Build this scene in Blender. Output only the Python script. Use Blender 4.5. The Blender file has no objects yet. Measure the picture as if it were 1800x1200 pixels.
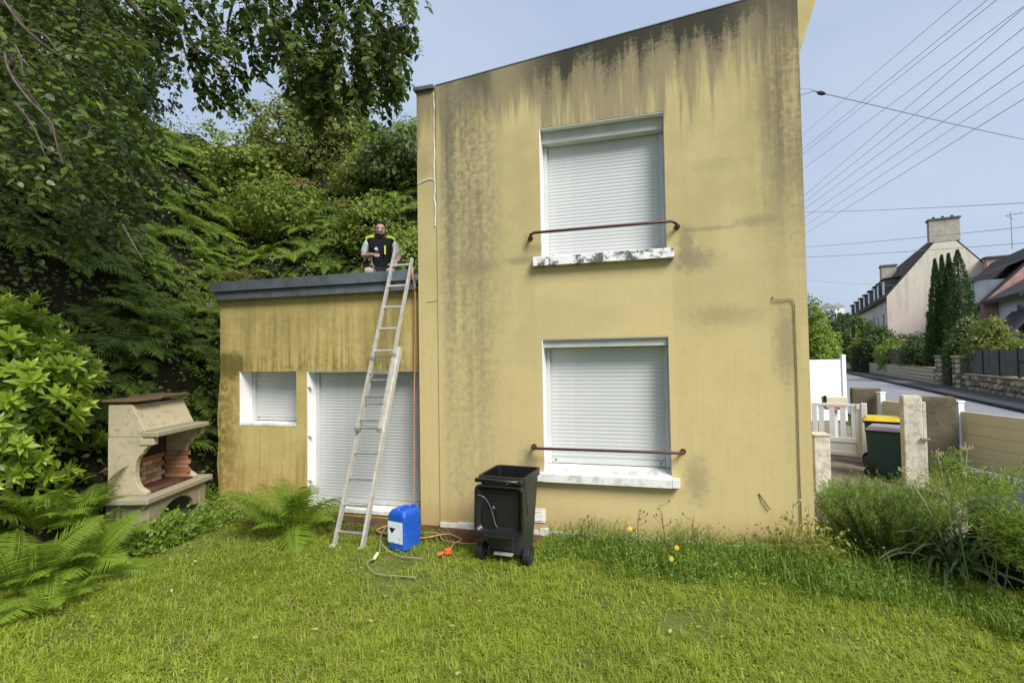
import bpy, bmesh, math, random
import numpy as np
from mathutils import Vector, Matrix

rnd = random.Random(11)
rng = np.random.default_rng(11)
sc = bpy.context.scene
COL = sc.collection
R = math.radians

# ------------------------------------------------------------------ camera, sky, sun, exposure
CAM = Vector((1.587, -5.789, 2.1))
RIGHT = Vector((0.964169, 0.26479833, -0.01612402))
UP = Vector((0.02322219, -0.02369716, 0.99944944))
FWD = Vector((-0.26427045, 0.9640126, 0.02899726))
cd = bpy.data.cameras.new('camera')
cam = bpy.data.objects.new('camera', cd); COL.objects.link(cam)
m4 = Matrix((RIGHT, UP, -FWD)).transposed().to_4x4(); m4.translation = CAM
cam.matrix_world = m4
cd.sensor_width = 36; cd.lens = 17.6; cd.clip_start = .05; cd.clip_end = 2000
sc.camera = cam

SUN_EL, SUN_AZ = R(46), R(48)           # azimuth: to the right of the facade's outward normal (-Y)
to_sun = Vector((math.sin(SUN_AZ) * math.cos(SUN_EL), -math.cos(SUN_AZ) * math.cos(SUN_EL), math.sin(SUN_EL)))
sl = bpy.data.lights.new('sun', 'SUN'); sl.energy = 2.95; sl.angle = R(26); sl.color = (1, .96, .90)
so = bpy.data.objects.new('sun', sl); COL.objects.link(so)
so.rotation_euler = to_sun.to_track_quat('Z', 'Y').to_euler()

w = bpy.data.worlds.new('World'); sc.world = w; w.use_nodes = True
nt = w.node_tree; nt.nodes.clear()
bg = nt.nodes.new('ShaderNodeBackground'); out = nt.nodes.new('ShaderNodeOutputWorld')
sky = nt.nodes.new('ShaderNodeTexSky'); sky.sky_type = 'NISHITA'; sky.sun_disc = False
sky.sun_elevation = SUN_EL; sky.sun_rotation = R(180) - SUN_AZ
sky.air_density = 1.2; sky.dust_density = 3
tc = nt.nodes.new('ShaderNodeTexCoord')
nz = nt.nodes.new('ShaderNodeTexNoise'); nz.inputs['Scale'].default_value = 1.6; nz.inputs['Detail'].default_value = 5
mp = nt.nodes.new('ShaderNodeMapping'); mp.inputs['Scale'].default_value = (1, 1, 2.5)
nt.links.new(tc.outputs['Generated'], mp.inputs[0]); nt.links.new(mp.outputs[0], nz.inputs['Vector'])
cr = nt.nodes.new('ShaderNodeValToRGB')     # thin even cloud cover, blue grey to pale
cr.color_ramp.elements[0].position = .32; cr.color_ramp.elements[0].color = (.232, .288, .402, 1)
cr.color_ramp.elements[1].position = .70; cr.color_ramp.elements[1].color = (.315, .368, .452, 1)
nt.links.new(nz.outputs['Fac'], cr.inputs[0])
sca = nt.nodes.new('ShaderNodeVectorMath'); sca.operation = 'SCALE'; sca.inputs['Scale'].default_value = 10.
nt.links.new(cr.outputs[0], sca.inputs[0])
mx = nt.nodes.new('ShaderNodeMixRGB'); mx.inputs[0].default_value = .9
nt.links.new(sky.outputs[0], mx.inputs[1]); nt.links.new(sca.outputs[0], mx.inputs[2])
nt.links.new(mx.outputs[0], bg.inputs[0]); bg.inputs[1].default_value = .1
nt.links.new(bg.outputs[0], out.inputs[0])
sc.view_settings.view_transform = 'Standard'; sc.view_settings.look = 'None'
sc.view_settings.exposure = 0.9; sc.view_settings.gamma = 1
sc.cycles.max_bounces = 8; sc.cycles.transparent_max_bounces = 8


def P(px, py, d):
    """place of something seen in direction (px, py) at d metres in front of the camera"""
    return CAM + (FWD + RIGHT * ((px - 900) / 880) - UP * ((py - 600) / 880)) * d


# ------------------------------------------------------------------ materials
class G:
    def __init__(s, name, rough=.7, spec=.35):
        s.m = bpy.data.materials.new(name); s.m.use_nodes = True
        s.nt = s.m.node_tree; s.b = s.nt.nodes['Principled BSDF']
        s.b.inputs['Roughness'].default_value = rough
        s.b.inputs['Specular IOR Level'].default_value = spec
        s.o = s.nt.nodes['Material Output']

    def n(s, typ, ins=None, **kw):
        nd = s.nt.nodes.new('ShaderNode' + typ)
        for k, v in kw.items(): setattr(nd, k, v)
        for k, v in (ins or {}).items(): s.put(nd.inputs[k], v)
        return nd

    def put(s, sock, v):
        if isinstance(v, bpy.types.NodeSocket): s.nt.links.new(v, sock)
        else:
            if isinstance(v, tuple) and len(v) == 3 and sock.type == 'RGBA': v = v + (1,)
            sock.default_value = v

    def ma(s, op, a, b=0.0, c=None, clamp=False):
        nd = s.n('Math', operation=op, use_clamp=clamp)
        s.put(nd.inputs[0], a); s.put(nd.inputs[1], b)
        if c is not None: s.put(nd.inputs[2], c)
        return nd.outputs[0]

    def mr(s, v, a, b, c=0., d=1., sm=True):
        nd = s.n('MapRange', interpolation_type='SMOOTHSTEP' if sm else 'LINEAR')
        for i, x in enumerate((v, a, b, c, d)): s.put(nd.inputs[i], x)
        return nd.outputs[0]

    def mix(s, f, a, b, blend='MIX'):
        nd = s.n('MixRGB', blend_type=blend); s.put(nd.inputs[0], f); s.put(nd.inputs[1], a); s.put(nd.inputs[2], b)
        return nd.outputs[0]

    def noise(s, vec, scale=1., detail=4., rough=.55, sc3=None, off=(0, 0, 0)):
        if sc3 is not None:
            vec = s.n('Mapping', {'Vector': vec, 'Scale': sc3, 'Location': off}).outputs[0]
        nd = s.n('TexNoise', {'Scale': scale, 'Detail': detail, 'Roughness': rough})
        if vec is not None: s.put(nd.inputs['Vector'], vec)
        return nd.outputs['Fac']

    def pos(s):
        return s.n('NewGeometry').outputs['Position']

    def obj(s):
        return s.n('TexCoord').outputs['Object']

    def sep(s, v):
        return s.n('SeparateXYZ', {0: v}).outputs

    def color(s, c): s.put(s.b.inputs['Base Color'], c)

    def bump(s, h, strength=.3, dist=.01):
        s.put(s.b.inputs['Normal'], s.n('Bump', {'Height': h, 'Strength': strength, 'Distance': dist}).outputs[0])


def plain(name, col, rough=.6, spec=.35, var=.18, scale=6., metal=0., bump=0., dirt=None, dirt_amt=.5):
    g = G(name, rough, spec); v = g.obj()
    n1 = g.noise(v, scale, 6, .6)
    c = g.mix(g.mr(n1, .3, .7), tuple(x * (1 - var) for x in col), tuple(min(1, x * (1 + var)) for x in col))
    if dirt:
        n2 = g.noise(v, scale * 2.3, 6, .65, sc3=(1, 1, .5))
        c = g.mix(g.ma('MULTIPLY', g.mr(n2, .5, .72), dirt_amt), c, dirt)
    g.color(c); g.b.inputs['Metallic'].default_value = metal
    if bump: g.bump(g.noise(v, scale * 9, 4), bump, .006)
    return g.m


def leafmat(name, a, b, trans=.35, rough=.45, spec=.4, tr=None, dead=None):
    g = G(name, rough, spec)
    t = g.n('Attribute', attribute_name='tint').outputs['Fac']
    r = g.n('ObjectInfo').outputs['Random']
    f = g.ma('ADD', g.ma('MULTIPLY', t, .75), g.ma('MULTIPLY', r, .25), clamp=True)
    c = g.mix(f, a, b)
    if dead:
        c = g.mix(g.mr(t, .955, .965), c, dead)
    g.color(c)
    tb = g.n('BsdfTranslucent'); g.put(tb.inputs[0], g.mix(.5, c, tr or tuple(min(1, x * 1.6) for x in b)))
    ms = g.n('MixShader', {0: trans}); g.nt.links.new(g.b.outputs[0], ms.inputs[1]); g.nt.links.new(tb.outputs[0], ms.inputs[2])
    g.nt.links.new(ms.outputs[0], g.o.inputs[0])
    return g.m


def facade_material():
    g = G('ochre_render', .9, .15); v = g.pos(); X, Y, Z = g.sep(v)
    st = g.noise(v, 1, 5, .6, (7, 1, .35)); st2 = g.noise(v, 1, 4, .6, (26, 1, 1.3), (3, 0, 5))
    bl = g.noise(v, 1.7, 7, .62); fine = g.noise(v, 14, 6, .7)
    base = g.mix(g.mr(bl, .3, .7), (.425, .355, .165), (.515, .43, .215))
    base = g.mix(g.mr(Z, 4.2, 1.0, 0, .62), base, (.60, .47, .215))
    base = g.mix(g.ma('MULTIPLY', g.mr(st2, .45, .75), .22), base, (.34, .30, .145))
    cl = g.ma('MULTIPLY', g.mr(X, .26, .34), g.mr(X, 1.90, 1.82)); cl = g.ma('MULTIPLY', cl, g.mr(Z, 3.2, 3.1))
    base = g.mix(g.ma('MULTIPLY', cl, .45), base, (.60, .485, .24))
    base = g.mix(g.ma('MULTIPLY', g.mr(g.noise(v, .8, 4, .5, (1, 1, 1.6), (4, 2, 1)), .52, .66), .30), base, (.40, .35, .17))
    base = g.mix(g.mr(fine, .52, .72, 0, .30), base, (.36, .31, .15))
    top = g.ma('SUBTRACT', g.ma('ADD', 5.535, g.ma('MULTIPLY', g.ma('ADD', X, .956), .1)), Z)
    streak = g.ma('ADD', g.ma('MULTIPLY', st, .65), g.ma('MULTIPLY', st2, .35))
    # grey runs below the roof edge, longest over the upper window
    over = g.ma('MULTIPLY', g.mr(X, -.1, .9), g.mr(X, 3., 1.6))
    ln = g.ma('ADD', .95, g.ma('MULTIPLY', over, .95))
    run = g.mr(g.ma('SUBTRACT', g.ma('ADD', streak, .17), g.ma('MULTIPLY', g.ma('DIVIDE', top, ln), .34)), .40, .56)
    c = g.mix(g.ma('MULTIPLY', run, .70), base, (.20, .172, .115))
    # grey mottled band on the left, and the one down the right corner
    lb = g.ma('MULTIPLY', g.mr(X, -.98, -.8), g.mr(X, .05, -.45)); lb = g.ma('MULTIPLY', lb, g.mr(Z, .3, 5.0, .35, 1.0))
    lm = g.mr(g.ma('ADD', g.ma('MULTIPLY', st, .4), g.ma('MULTIPLY', fine, .6)), .33, .62)
    c = g.mix(g.ma('MULTIPLY', g.ma('MULTIPLY', lb, lm), .92), c, (.155, .145, .10))
    rb = g.ma('MULTIPLY', g.mr(X, 2.55, 3.02), g.mr(Z, 2.4, 4.9, .12, 1.)); rm = g.mr(g.ma('ADD', g.ma('MULTIPLY', st, .6), g.ma('MULTIPLY', fine, .4)), .3, .6)
    c = g.mix(g.ma('MULTIPLY', g.ma('MULTIPLY', rb, rm), .92), c, (.13, .112, .075))
    # separate blotches of algae
    for (bx, bz, rx, rz, k) in ((2.05, 3.12, .30, .16, .75), (-.45, 3.2, .34, .12, .6), (.12, 3.24, .24, .06, .6), (2.35, 2.5, .45, .14, .4), (2.72, 3.5, .28, .07, .55),
                                (2.0, 3.3, .10, .28, .7), (2.96, 2.2, .13, .5, .65), (2.05, .72, .16, .30, .55), (.17, .86, .13, .20, .6), (2.2, 3.45, .45, .03, .55),
                                (2.35, 4.15, .35, .10, .25), (-1.12, 4.6, .12, .25, .35), (.2, 3.45, .06, .12, .5), (2.93, 4.0, .2, .1, .4)):
        dx = g.ma('DIVIDE', g.ma('SUBTRACT', X, bx), rx); dz = g.ma('DIVIDE', g.ma('SUBTRACT', Z, bz), rz)
        dd = g.ma('SQRT', g.ma('ADD', g.ma('MULTIPLY', dx, dx), g.ma('MULTIPLY', dz, dz)))
        mk = g.ma('MULTIPLY', g.mr(g.ma('ADD', dd, g.ma('MULTIPLY', g.ma('SUBTRACT', fine, .5), 2.2)), 1.25, .2), k)
        c = g.mix(mk, c, (.235, .205, .125))
    # black mould along the roof edge with short drips
    bm_ = g.ma('MULTIPLY', g.mr(X, -.15, .75), g.mr(X, 3.1, 2.3, .35, 1))
    bm_ = g.ma('MAXIMUM', bm_, g.ma('MULTIPLY', g.mr(X, -.7, -.4, 0, .45), g.mr(X, -.15, -.3)))
    dl = g.ma('ADD', .10, g.ma('MULTIPLY', g.mr(g.noise(v, 1, 6, .7, (4.6, 1, .30), (9, 0, 0)), .34, .74), .40))
    speck = g.noise(v, 38, 5, .75)
    rag = g.ma('ADD', top, g.ma('ADD', g.ma('MULTIPLY', g.ma('SUBTRACT', fine, .5), .50), g.ma('MULTIPLY', g.ma('SUBTRACT', speck, .5), .45)))
    halo = g.mr(g.ma('SUBTRACT', g.ma('MULTIPLY', dl, 1.7), rag), -.28, .25)
    c = g.mix(g.ma('MULTIPLY', g.ma('MULTIPLY', halo, bm_), .62), c, (.125, .11, .075))
    bk = g.mr(g.ma('SUBTRACT', dl, rag), -.13, .12)
    c = g.mix(g.ma('MULTIPLY', g.ma('MULTIPLY', bk, bm_), .90), c, (.030, .031, .024))
    c = g.mix(g.mr(g.noise(v, 46, 6, .75), .56, .74, 0, .30), c, (.20, .17, .09))
    # rust and soil splashed along the foot
    c = g.mix(g.ma('MULTIPLY', g.mr(g.ma('ADD', Z, g.ma('MULTIPLY', g.ma('SUBTRACT', fine, .5), .5)), .42, .05), .5), c, (.36, .235, .10))
    g.color(c)
    g.bump(g.ma('ADD', g.noise(v, 75, 5, .7), g.ma('MULTIPLY', g.noise(v, 5, 4), 1.2)), .22, .006)
    return g.m


def wing_material():
    g = G('weathered_ochre_render', .9, .15); v = g.pos(); X, Y, Z = g.sep(v)
    st = g.noise(v, 1, 5, .62, (9, 1, .5)); st2 = g.noise(v, 1, 4, .6, (30, 1, 1.4), (3, 0, 5))
    bl = g.noise(v, 2.2, 7, .65); fine = g.noise(v, 11, 6, .7)
    c = g.mix(g.mr(bl, .3, .7), (.43, .34, .115), (.53, .425, .175))
    s = g.ma('ADD', g.ma('MULTIPLY', st, .55), g.ma('MULTIPLY', st2, .45))
    band = g.ma('MULTIPLY', g.mr(Z, 1.9, 2.15, .3, 1), g.mr(Z, 2.95, 2.6, .35, 1))
    c = g.mix(g.ma('MULTIPLY', g.ma('MULTIPLY', g.mr(g.ma('ADD', s, g.ma('MULTIPLY', g.ma('SUBTRACT', fine, .5), .3)), .36, .68), band), .72), c, (.25, .19, .07))
    low = g.mr(Z, 2.4, 2.0); drip = g.mr(g.ma('ADD', g.ma('MULTIPLY', g.ma('SUBTRACT', fine, .5), .35), g.ma('SUBTRACT', s, g.ma('MULTIPLY', g.ma('SUBTRACT', Z, 1.93), .35))), .38, .62)
    c = g.mix(g.ma('MULTIPLY', g.ma('MULTIPLY', low, g.mr(Z, 1.85, 2.0)), g.ma('MULTIPLY', drip, .7)), c, (.13, .10, .03))
    # moss patch at the left, above the small window
    dx = g.ma('DIVIDE', g.ma('SUBTRACT', X, -4.3), .40); dz = g.ma('DIVIDE', g.ma('SUBTRACT', Z, 2.02), .24)
    dd = g.ma('SQRT', g.ma('ADD', g.ma('MULTIPLY', dx, dx), g.ma('MULTIPLY', dz, dz)))
    c = g.mix(g.ma('MULTIPLY', g.mr(g.ma('ADD', dd, g.ma('MULTIPLY', g.ma('SUBTRACT', fine, .5), 1.6)), 1.1, .5), .85), c, (.10, .085, .02))
    c = g.mix(g.ma('MULTIPLY', g.ma('MULTIPLY', g.mr(X, -3.9, -4.45), g.mr(Z, 2.1, 1.7)), g.mr(fine, .35, .6)), c, (.20, .145, .035))
    c = g.mix(g.ma('MULTIPLY', g.mr(s, .48, .66), g.mr(Z, 1.15, .6, 0, .65)), c, (.27, .185, .055))
    c = g.mix(g.ma('MULTIPLY', g.mr(Z, .9, .2), g.mr(fine, .4, .65, .1, .7)), c, (.40, .25, .08))
    orange = g.ma('MULTIPLY', g.mr(X, -1.44, -1.34), .45)
    c = g.mix(orange, c, (.62, .36, .13))
    g.color(c); g.bump(g.ma('ADD', g.noise(v, 55, 5, .7), g.ma('MULTIPLY', g.noise(v, 9, 3), 1.6)), .4, .008)
    return g.m


def white_material(name='white_paint', mold=0.0, col=(.80, .80, .77), rough=.5):
    g = G(name, rough, .4); v = g.pos()
    n = g.noise(v, 7, 7, .7); n2 = g.noise(v, 1, 4, .6, (14, 14, 2))
    c = g.mix(g.mr(n2, .45, .75, 0, .35), col, tuple(x * .78 for x in col))
    if mold:
        k = g.ma('MULTIPLY', g.mr(g.ma('ADD', g.ma('MULTIPLY', n, .7), g.ma('MULTIPLY', g.noise(v, 32, 4, .7), .3)), .47, .58), mold)
        c = g.mix(k, c, (.05, .05, .045))
    g.color(c); g.bump(g.noise(v, 40, 4), .15, .004)
    return g.m


def soil_material(name, a, b, scale=3.):
    g = G(name, .95, .1); v = g.pos()
    n = g.noise(v, scale, 8, .68); n2 = g.noise(v, scale * 12, 4, .7)
    g.color(g.mix(g.mr(g.ma('ADD', g.ma('MULTIPLY', n, .6), g.ma('MULTIPLY', n2, .4)), .35, .65), a, b))
    g.bump(g.ma('ADD', n2, n), .7, .03)
    return g.m


def stone_material(name, a, b, dark, scale=5.):
    g = G(name, .9, .2); v = g.obj(); r = g.n('ObjectInfo').outputs['Random']
    n = g.noise(g.pos(), scale, 7, .65); n2 = g.noise(g.pos(), scale * 7, 5, .7)
    c = g.mix(g.mr(g.ma('ADD', g.ma('MULTIPLY', n, .6), g.ma('MULTIPLY', r, .4)), .3, .7), a, b)
    c = g.mix(g.ma('MULTIPLY', g.mr(n2, .5, .72), .6), c, dark)
    g.color(c); g.bump(n2, .5, .01)
    return g.m


MAT = dict(
    facade=facade_material(), wing=wing_material(), white=white_material(), white_mold=white_material('mouldy_white_paint', .93), white_worn=white_material('worn_white_paint', .30, (.76, .75, .71)),
    shutter=plain('shutter_plastic', (.56, .575, .56), .4, .4, .05, 3, dirt=(.50, .51, .46), dirt_amt=.25), shutter_grey=plain('grey_shutter_plastic', (.50, .51, .505), .4, .4, .03, 3, dirt=(.40, .41, .30), dirt_amt=.25),
    coffer=plain('coffer_paint', (.50, .51, .46), .6, .3, .08, 4), zinc=plain('zinc_sheet', (.13, .15, .165), .45, .5, .2, 4, .2, dirt=(.06, .07, .06)),
    bar=plain('maroon_steel', (.075, .026, .028), .45, .45, .2, 12), dark=plain('dark_rubber', (.018, .018, .018), .6, .3, .2, 8),
    bin_black=plain('black_bin_plastic', (.012, .0125, .0125), .38, .45, .2, 6), bin_body=plain('dark_grey_bin_plastic', (.026, .031, .029), .5, .4, .15, 5, dirt=(.07, .07, .06), dirt_amt=.3),
    lid_rim=plain('bin_rim_plastic', (.009, .009, .010), .3, .5, .1, 8),
    highlight_grey=plain('lid_highlight_grey', (.11, .115, .12), .22, .6, .1, 6),  # lighter grey that paints the glint on the black lid
    blue=plain('blue_plastic', (.012, .085, .46), .38, .45, .12, 5, dirt=(.05, .11, .36), dirt_amt=.5), paper=plain('label_paper', (.72, .78, .82), .5, .3, .04, 5), ink=plain('black_ink', (.01, .01, .012), .5, .3, .05, 5),
    grey_ink=plain('grey_ink', (.35, .40, .44), .5, .3, .05, 5),
    alu=plain('worn_aluminium', (.62, .60, .55), .42, .5, .12, 14, .45, dirt=(.80, .78, .70), dirt_amt=.75), rung=plain('aluminium_rung', (.36, .35, .33), .45, .5, .12, 14, .5),
    hose=plain('orange_hose_plastic', (.50, .235, .145), .45, .4, .1, 7), orange=plain('orange_connector_plastic', (.72, .10, .025), .4, .4, .05, 7), thin=plain('pale_hose_plastic', (.25, .27, .16), .4, .4, .1, 7), cream=plain('cream_connector_plastic', (.66, .58, .36), .4, .4, .1, 7),
    stone=stone_material('barbecue_stone', (.27, .235, .15), (.45, .385, .255), (.12, .115, .06), 2.2), stone_rough=stone_material('mossy_barbecue_stone', (.30, .265, .18), (.43, .38, .27), (.10, .095, .055), 6),
    brick=stone_material('fire_brick', (.34, .135, .075), (.44, .24, .14), (.24, .12, .08), 8), brick_pale=stone_material('pale_fire_brick', (.50, .38, .22), (.56, .45, .28), (.3, .22, .13), 8), soot=plain('sooty_mortar', (.045, .037, .03), .9, .1, .4, 9, dirt=(.15, .12, .09)),
    tile=stone_material('rusty_clay_tile', (.095, .06, .034), (.16, .10, .055), (.04, .038, .022), 6), ash=plain('ash_floor', (.09, .045, .03), .9, .1, .4, 8),
    skin=plain('skin', (.56, .35, .26), .5, .35, .06, 8), hair=plain('dark_hair', (.018, .013, .010), .6, .3, .3, 60), vest=plain('black_fleece', (.014, .015, .019), .85, .15, .25, 25), hiviz=plain('yellow_trim', (.66, .72, .08), .6, .3, .06, 10), shirt=plain('pale_shirt', (.62, .68, .72), .8, .2, .08, 12), knee=plain('beige_knee_pad', (.40, .36, .31), .85, .2, .15, 12), trousers=plain('dark_trousers', (.018, .018, .021), .85, .2, .15, 12), white_dot=plain('white_print', (.75, .75, .75), .6, .3, .02, 5),
    bark=plain('bark', (.060, .050, .036), .9, .1, .4, 14, bump=.6), twig=plain('pale_twig', (.105, .09, .065), .85, .15, .3, 20), stalk=plain('green_stalk', (.11, .15, .045), .6, .3, .2, 12), dry=plain('dry_stalk', (.16, .10, .05), .8, .2, .3, 20), straw=plain('straw_stalk', (.40, .36, .20), .8, .2, .2, 20),
    soil=soil_material('leafy_soil', (.012, .011, .006), (.03, .028, .013)), turf=soil_material('turf_soil', (.085, .11, .026), (.17, .20, .042), 5), strip=soil_material('brown_strip_soil', (.055, .034, .018), (.15, .085, .045), 4), gravel=soil_material('gravel', (.15, .12, .085), (.30, .255, .20), 9), conc=soil_material('path_concrete', (.27, .25, .22), (.38, .36, .32), 3),
    asphalt=soil_material('asphalt', (.20, .205, .22), (.27, .275, .29), 2), pave=soil_material('dark_pavement', (.085, .086, .092), (.125, .126, .13), 3), kerb=plain('granite_kerb', (.045, .045, .048), .8, .2, .3, 5), field=soil_material('field', (.04, .055, .02), (.07, .085, .03), .4),
    post_white=white_material('cream_concrete', .35, (.60, .56, .45), .85), post_dark=stone_material('lichen_concrete', (.10, .085, .055), (.20, .17, .11), (.04, .035, .025), 3), pvc=plain('cream_plastic_board', (.62, .56, .40), .45, .4, .03, 3), pvc_white=plain('white_plastic_board', (.80, .82, .83), .4, .4, .02, 3), gate_grey=plain('white_gate_plastic', (.66, .68, .68), .4, .4, .03, 3),
    bin_green=plain('dark_green_plastic', (.010, .045, .042), .4, .45, .15, 5), lid_mauve=plain('mauve_grey_lid', (.27, .22, .26), .5, .4, .1, 5), lid_yellow=plain('yellow_lid', (.56, .42, .02), .45, .4, .1, 5),
    wall_stone=stone_material('field_stone', (.22, .17, .10), (.56, .47, .33), (.12, .10, .07), 2), mortar=plain('wall_mortar', (.20, .17, .12), .95, .1, .25, 6), gate_dark=plain('dark_gate_metal', (.028, .03, .036), .5, .4, .1, 4), panel_grey=plain('grey_fence_panel', (.12, .115, .10), .8, .2, .2, 3), post_black=plain('dark_post', (.025, .025, .025), .7, .2, .2, 4), wood=plain('grey_fence_board', (.11, .095, .075), .9, .1, .3, 5),
    gable=None, slate=stone_material('slate', (.045, .043, .045), (.085, .08, .08), (.03, .03, .028), 1.2), slate_brown=stone_material('brown_slate', (.052, .04, .034), (.085, .068, .057), (.03, .026, .024), 1.), grey_wall=plain('grey_cladding', (.22, .25, .29), .7, .2, .1, 2), cream_wall=plain('cream_house_wall', (.62, .58, .48), .9, .1, .1, .7), pink_wall=plain('pink_wall', (.46, .27, .23), .9, .1, .25, 1.2, dirt=(.48, .42, .38), dirt_amt=.8), pane=plain('dark_window_pane', (.05, .055, .065), .15, .5, .2, 1), far_white=plain('far_white_wall', (.78, .79, .80), .8, .2, .04, .5), chim=plain('chimney_render', (.44, .41, .34), .9, .1, .15, 1.5, dirt=(.25, .23, .19)), wire=plain('wire_sheath', (.24, .245, .29), .6, .3, .05, 2),
    compost=plain('dark_slat_plastic', (.022, .028, .025), .55, .35, .2, 5), compost_lid=plain('green_grey_lid', (.055, .08, .06), .55, .35, .2, 4), pot=plain('black_tub_plastic', (.014, .014, .013), .5, .4, .2, 6),
)


def gable_material():
    g = G('stained_gable_render', .9, .1); v = g.pos(); X, Y, Z = g.sep(v)
    n = g.noise(v, .5, 6, .6); s = g.noise(v, 1, 5, .6, (2.2, 2.2, .25))
    c = g.mix(g.mr(Z, 9.2, 4.2), (.72, .665, .54), (.69, .58, .51))
    c = g.mix(g.ma('MULTIPLY', g.mr(s, .48, .68), .45), c, (.46, .38, .31))
    c = g.mix(g.ma('MULTIPLY', g.mr(Z, 4.4, 3.9), g.mr(n, .38, .55, .2, .9)), c, (.64, .62, .58))
    g.color(c); return g.m


MAT['gable'] = gable_material()
LEAF = dict(
    hazel=leafmat('hazel_leaf', (0.035, 0.064, 0.013), (0.125, 0.178, 0.025), .30, .42, .45, dead=(.10, .085, .02)), canopy=leafmat('canopy_leaf', (0.020, 0.038, 0.008), (0.062, 0.091, 0.014), .22, .42, .4),
    cover=leafmat('bank_leaf', (0.031, 0.054, 0.012), (0.100, 0.150, 0.023), .3, .45, .4), fern_bank=leafmat('bank_fern', (0.068, 0.115, 0.016), (0.205, 0.296, 0.033), .40, .5, .35), fern=leafmat('fern_frond', (0.086, 0.149, 0.016), (0.228, 0.324, 0.031), .40, .5, .3), fern_brown=leafmat('dry_fern', (.22, .105, .045), (.36, .20, .09), .3, .7, .2),
    rhodo=leafmat('shrub_leaf', (0.112, 0.208, 0.021), (0.351, 0.460, 0.048), .33, .32, .5), shrub=leafmat('far_shrub_leaf', (0.088, 0.134, 0.023), (0.262, 0.335, 0.049), .35, .5, .35), conifer=leafmat('conifer_needle', (0.025, 0.055, 0.025), (0.076, 0.122, 0.050), .15, .6, .3),
    cypress=leafmat('cypress_leaf', (0.027, 0.065, 0.019), (0.099, 0.177, 0.044), .12, .6, .3), dark=leafmat('dark_shrub_leaf', (0.034, 0.062, 0.018), (0.126, 0.172, 0.039), .25, .5, .35), bright=leafmat('bright_shrub_leaf', (0.096, 0.167, 0.018), (0.263, 0.351, 0.046), .38, .5, .35), olive=leafmat('olive_shrub_leaf', (0.094, 0.124, 0.029), (0.269, 0.310, 0.064), .35, .5, .3),
    grass=leafmat('grass_blade', (0.135, 0.195, 0.020), (0.43, 0.50, 0.070), .46, .5, .3, dead=(.36, .30, .11)), weed=leafmat('weed_leaf', (0.075, 0.138, 0.017), (0.245, 0.345, 0.047), .35, .5, .3), yellowish=leafmat('yellowing_leaf', (.16, .18, .03), (.34, .32, .07), .4, .5, .3), rosemary=leafmat('needle_shrub_leaf', (0.123, 0.194, 0.037), (0.310, 0.427, 0.067), .3, .55, .3), strap=leafmat('strap_leaf', (.045, .085, .03), (.16, .22, .085), .2, .35, .5), fennel=leafmat('feathery_leaf', (0.120, 0.179, 0.027), (0.299, 0.404, 0.058), .4, .5, .3), petal=leafmat('yellow_petal', (.65, .42, .01), (.75, .55, .02), .3, .6, .2), litter=leafmat('fallen_leaf', (.35, .31, .12), (.55, .50, .26), .3, .6, .2),
)


# ------------------------------------------------------------------ object helpers
def link(o, parent=None):
    COL.objects.link(o)
    if parent is not None: o.parent = parent
    return o


def tag(o, label=None, cat=None, group=None, kind=None):
    for k, v in (('label', label), ('category', cat), ('group', group), ('kind', kind)):
        if v: o[k] = v
    return o


def thing(name, label, cat, loc=(0, 0, 0), rz=0., group=None):
    o = bpy.data.objects.new(name, None); o.empty_display_size = .2
    o.location = loc; o.rotation_euler = (0, 0, rz); link(o)
    return tag(o, label, cat, group)


def inst(name, mesh, parent=None, loc=(0, 0, 0), rot=(0, 0, 0), scale=(1, 1, 1)):
    o = bpy.data.objects.new(name, mesh); o.location = loc; o.rotation_euler = rot
    o.scale = scale if hasattr(scale, '__len__') else (scale,) * 3
    return link(o, parent)


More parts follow.
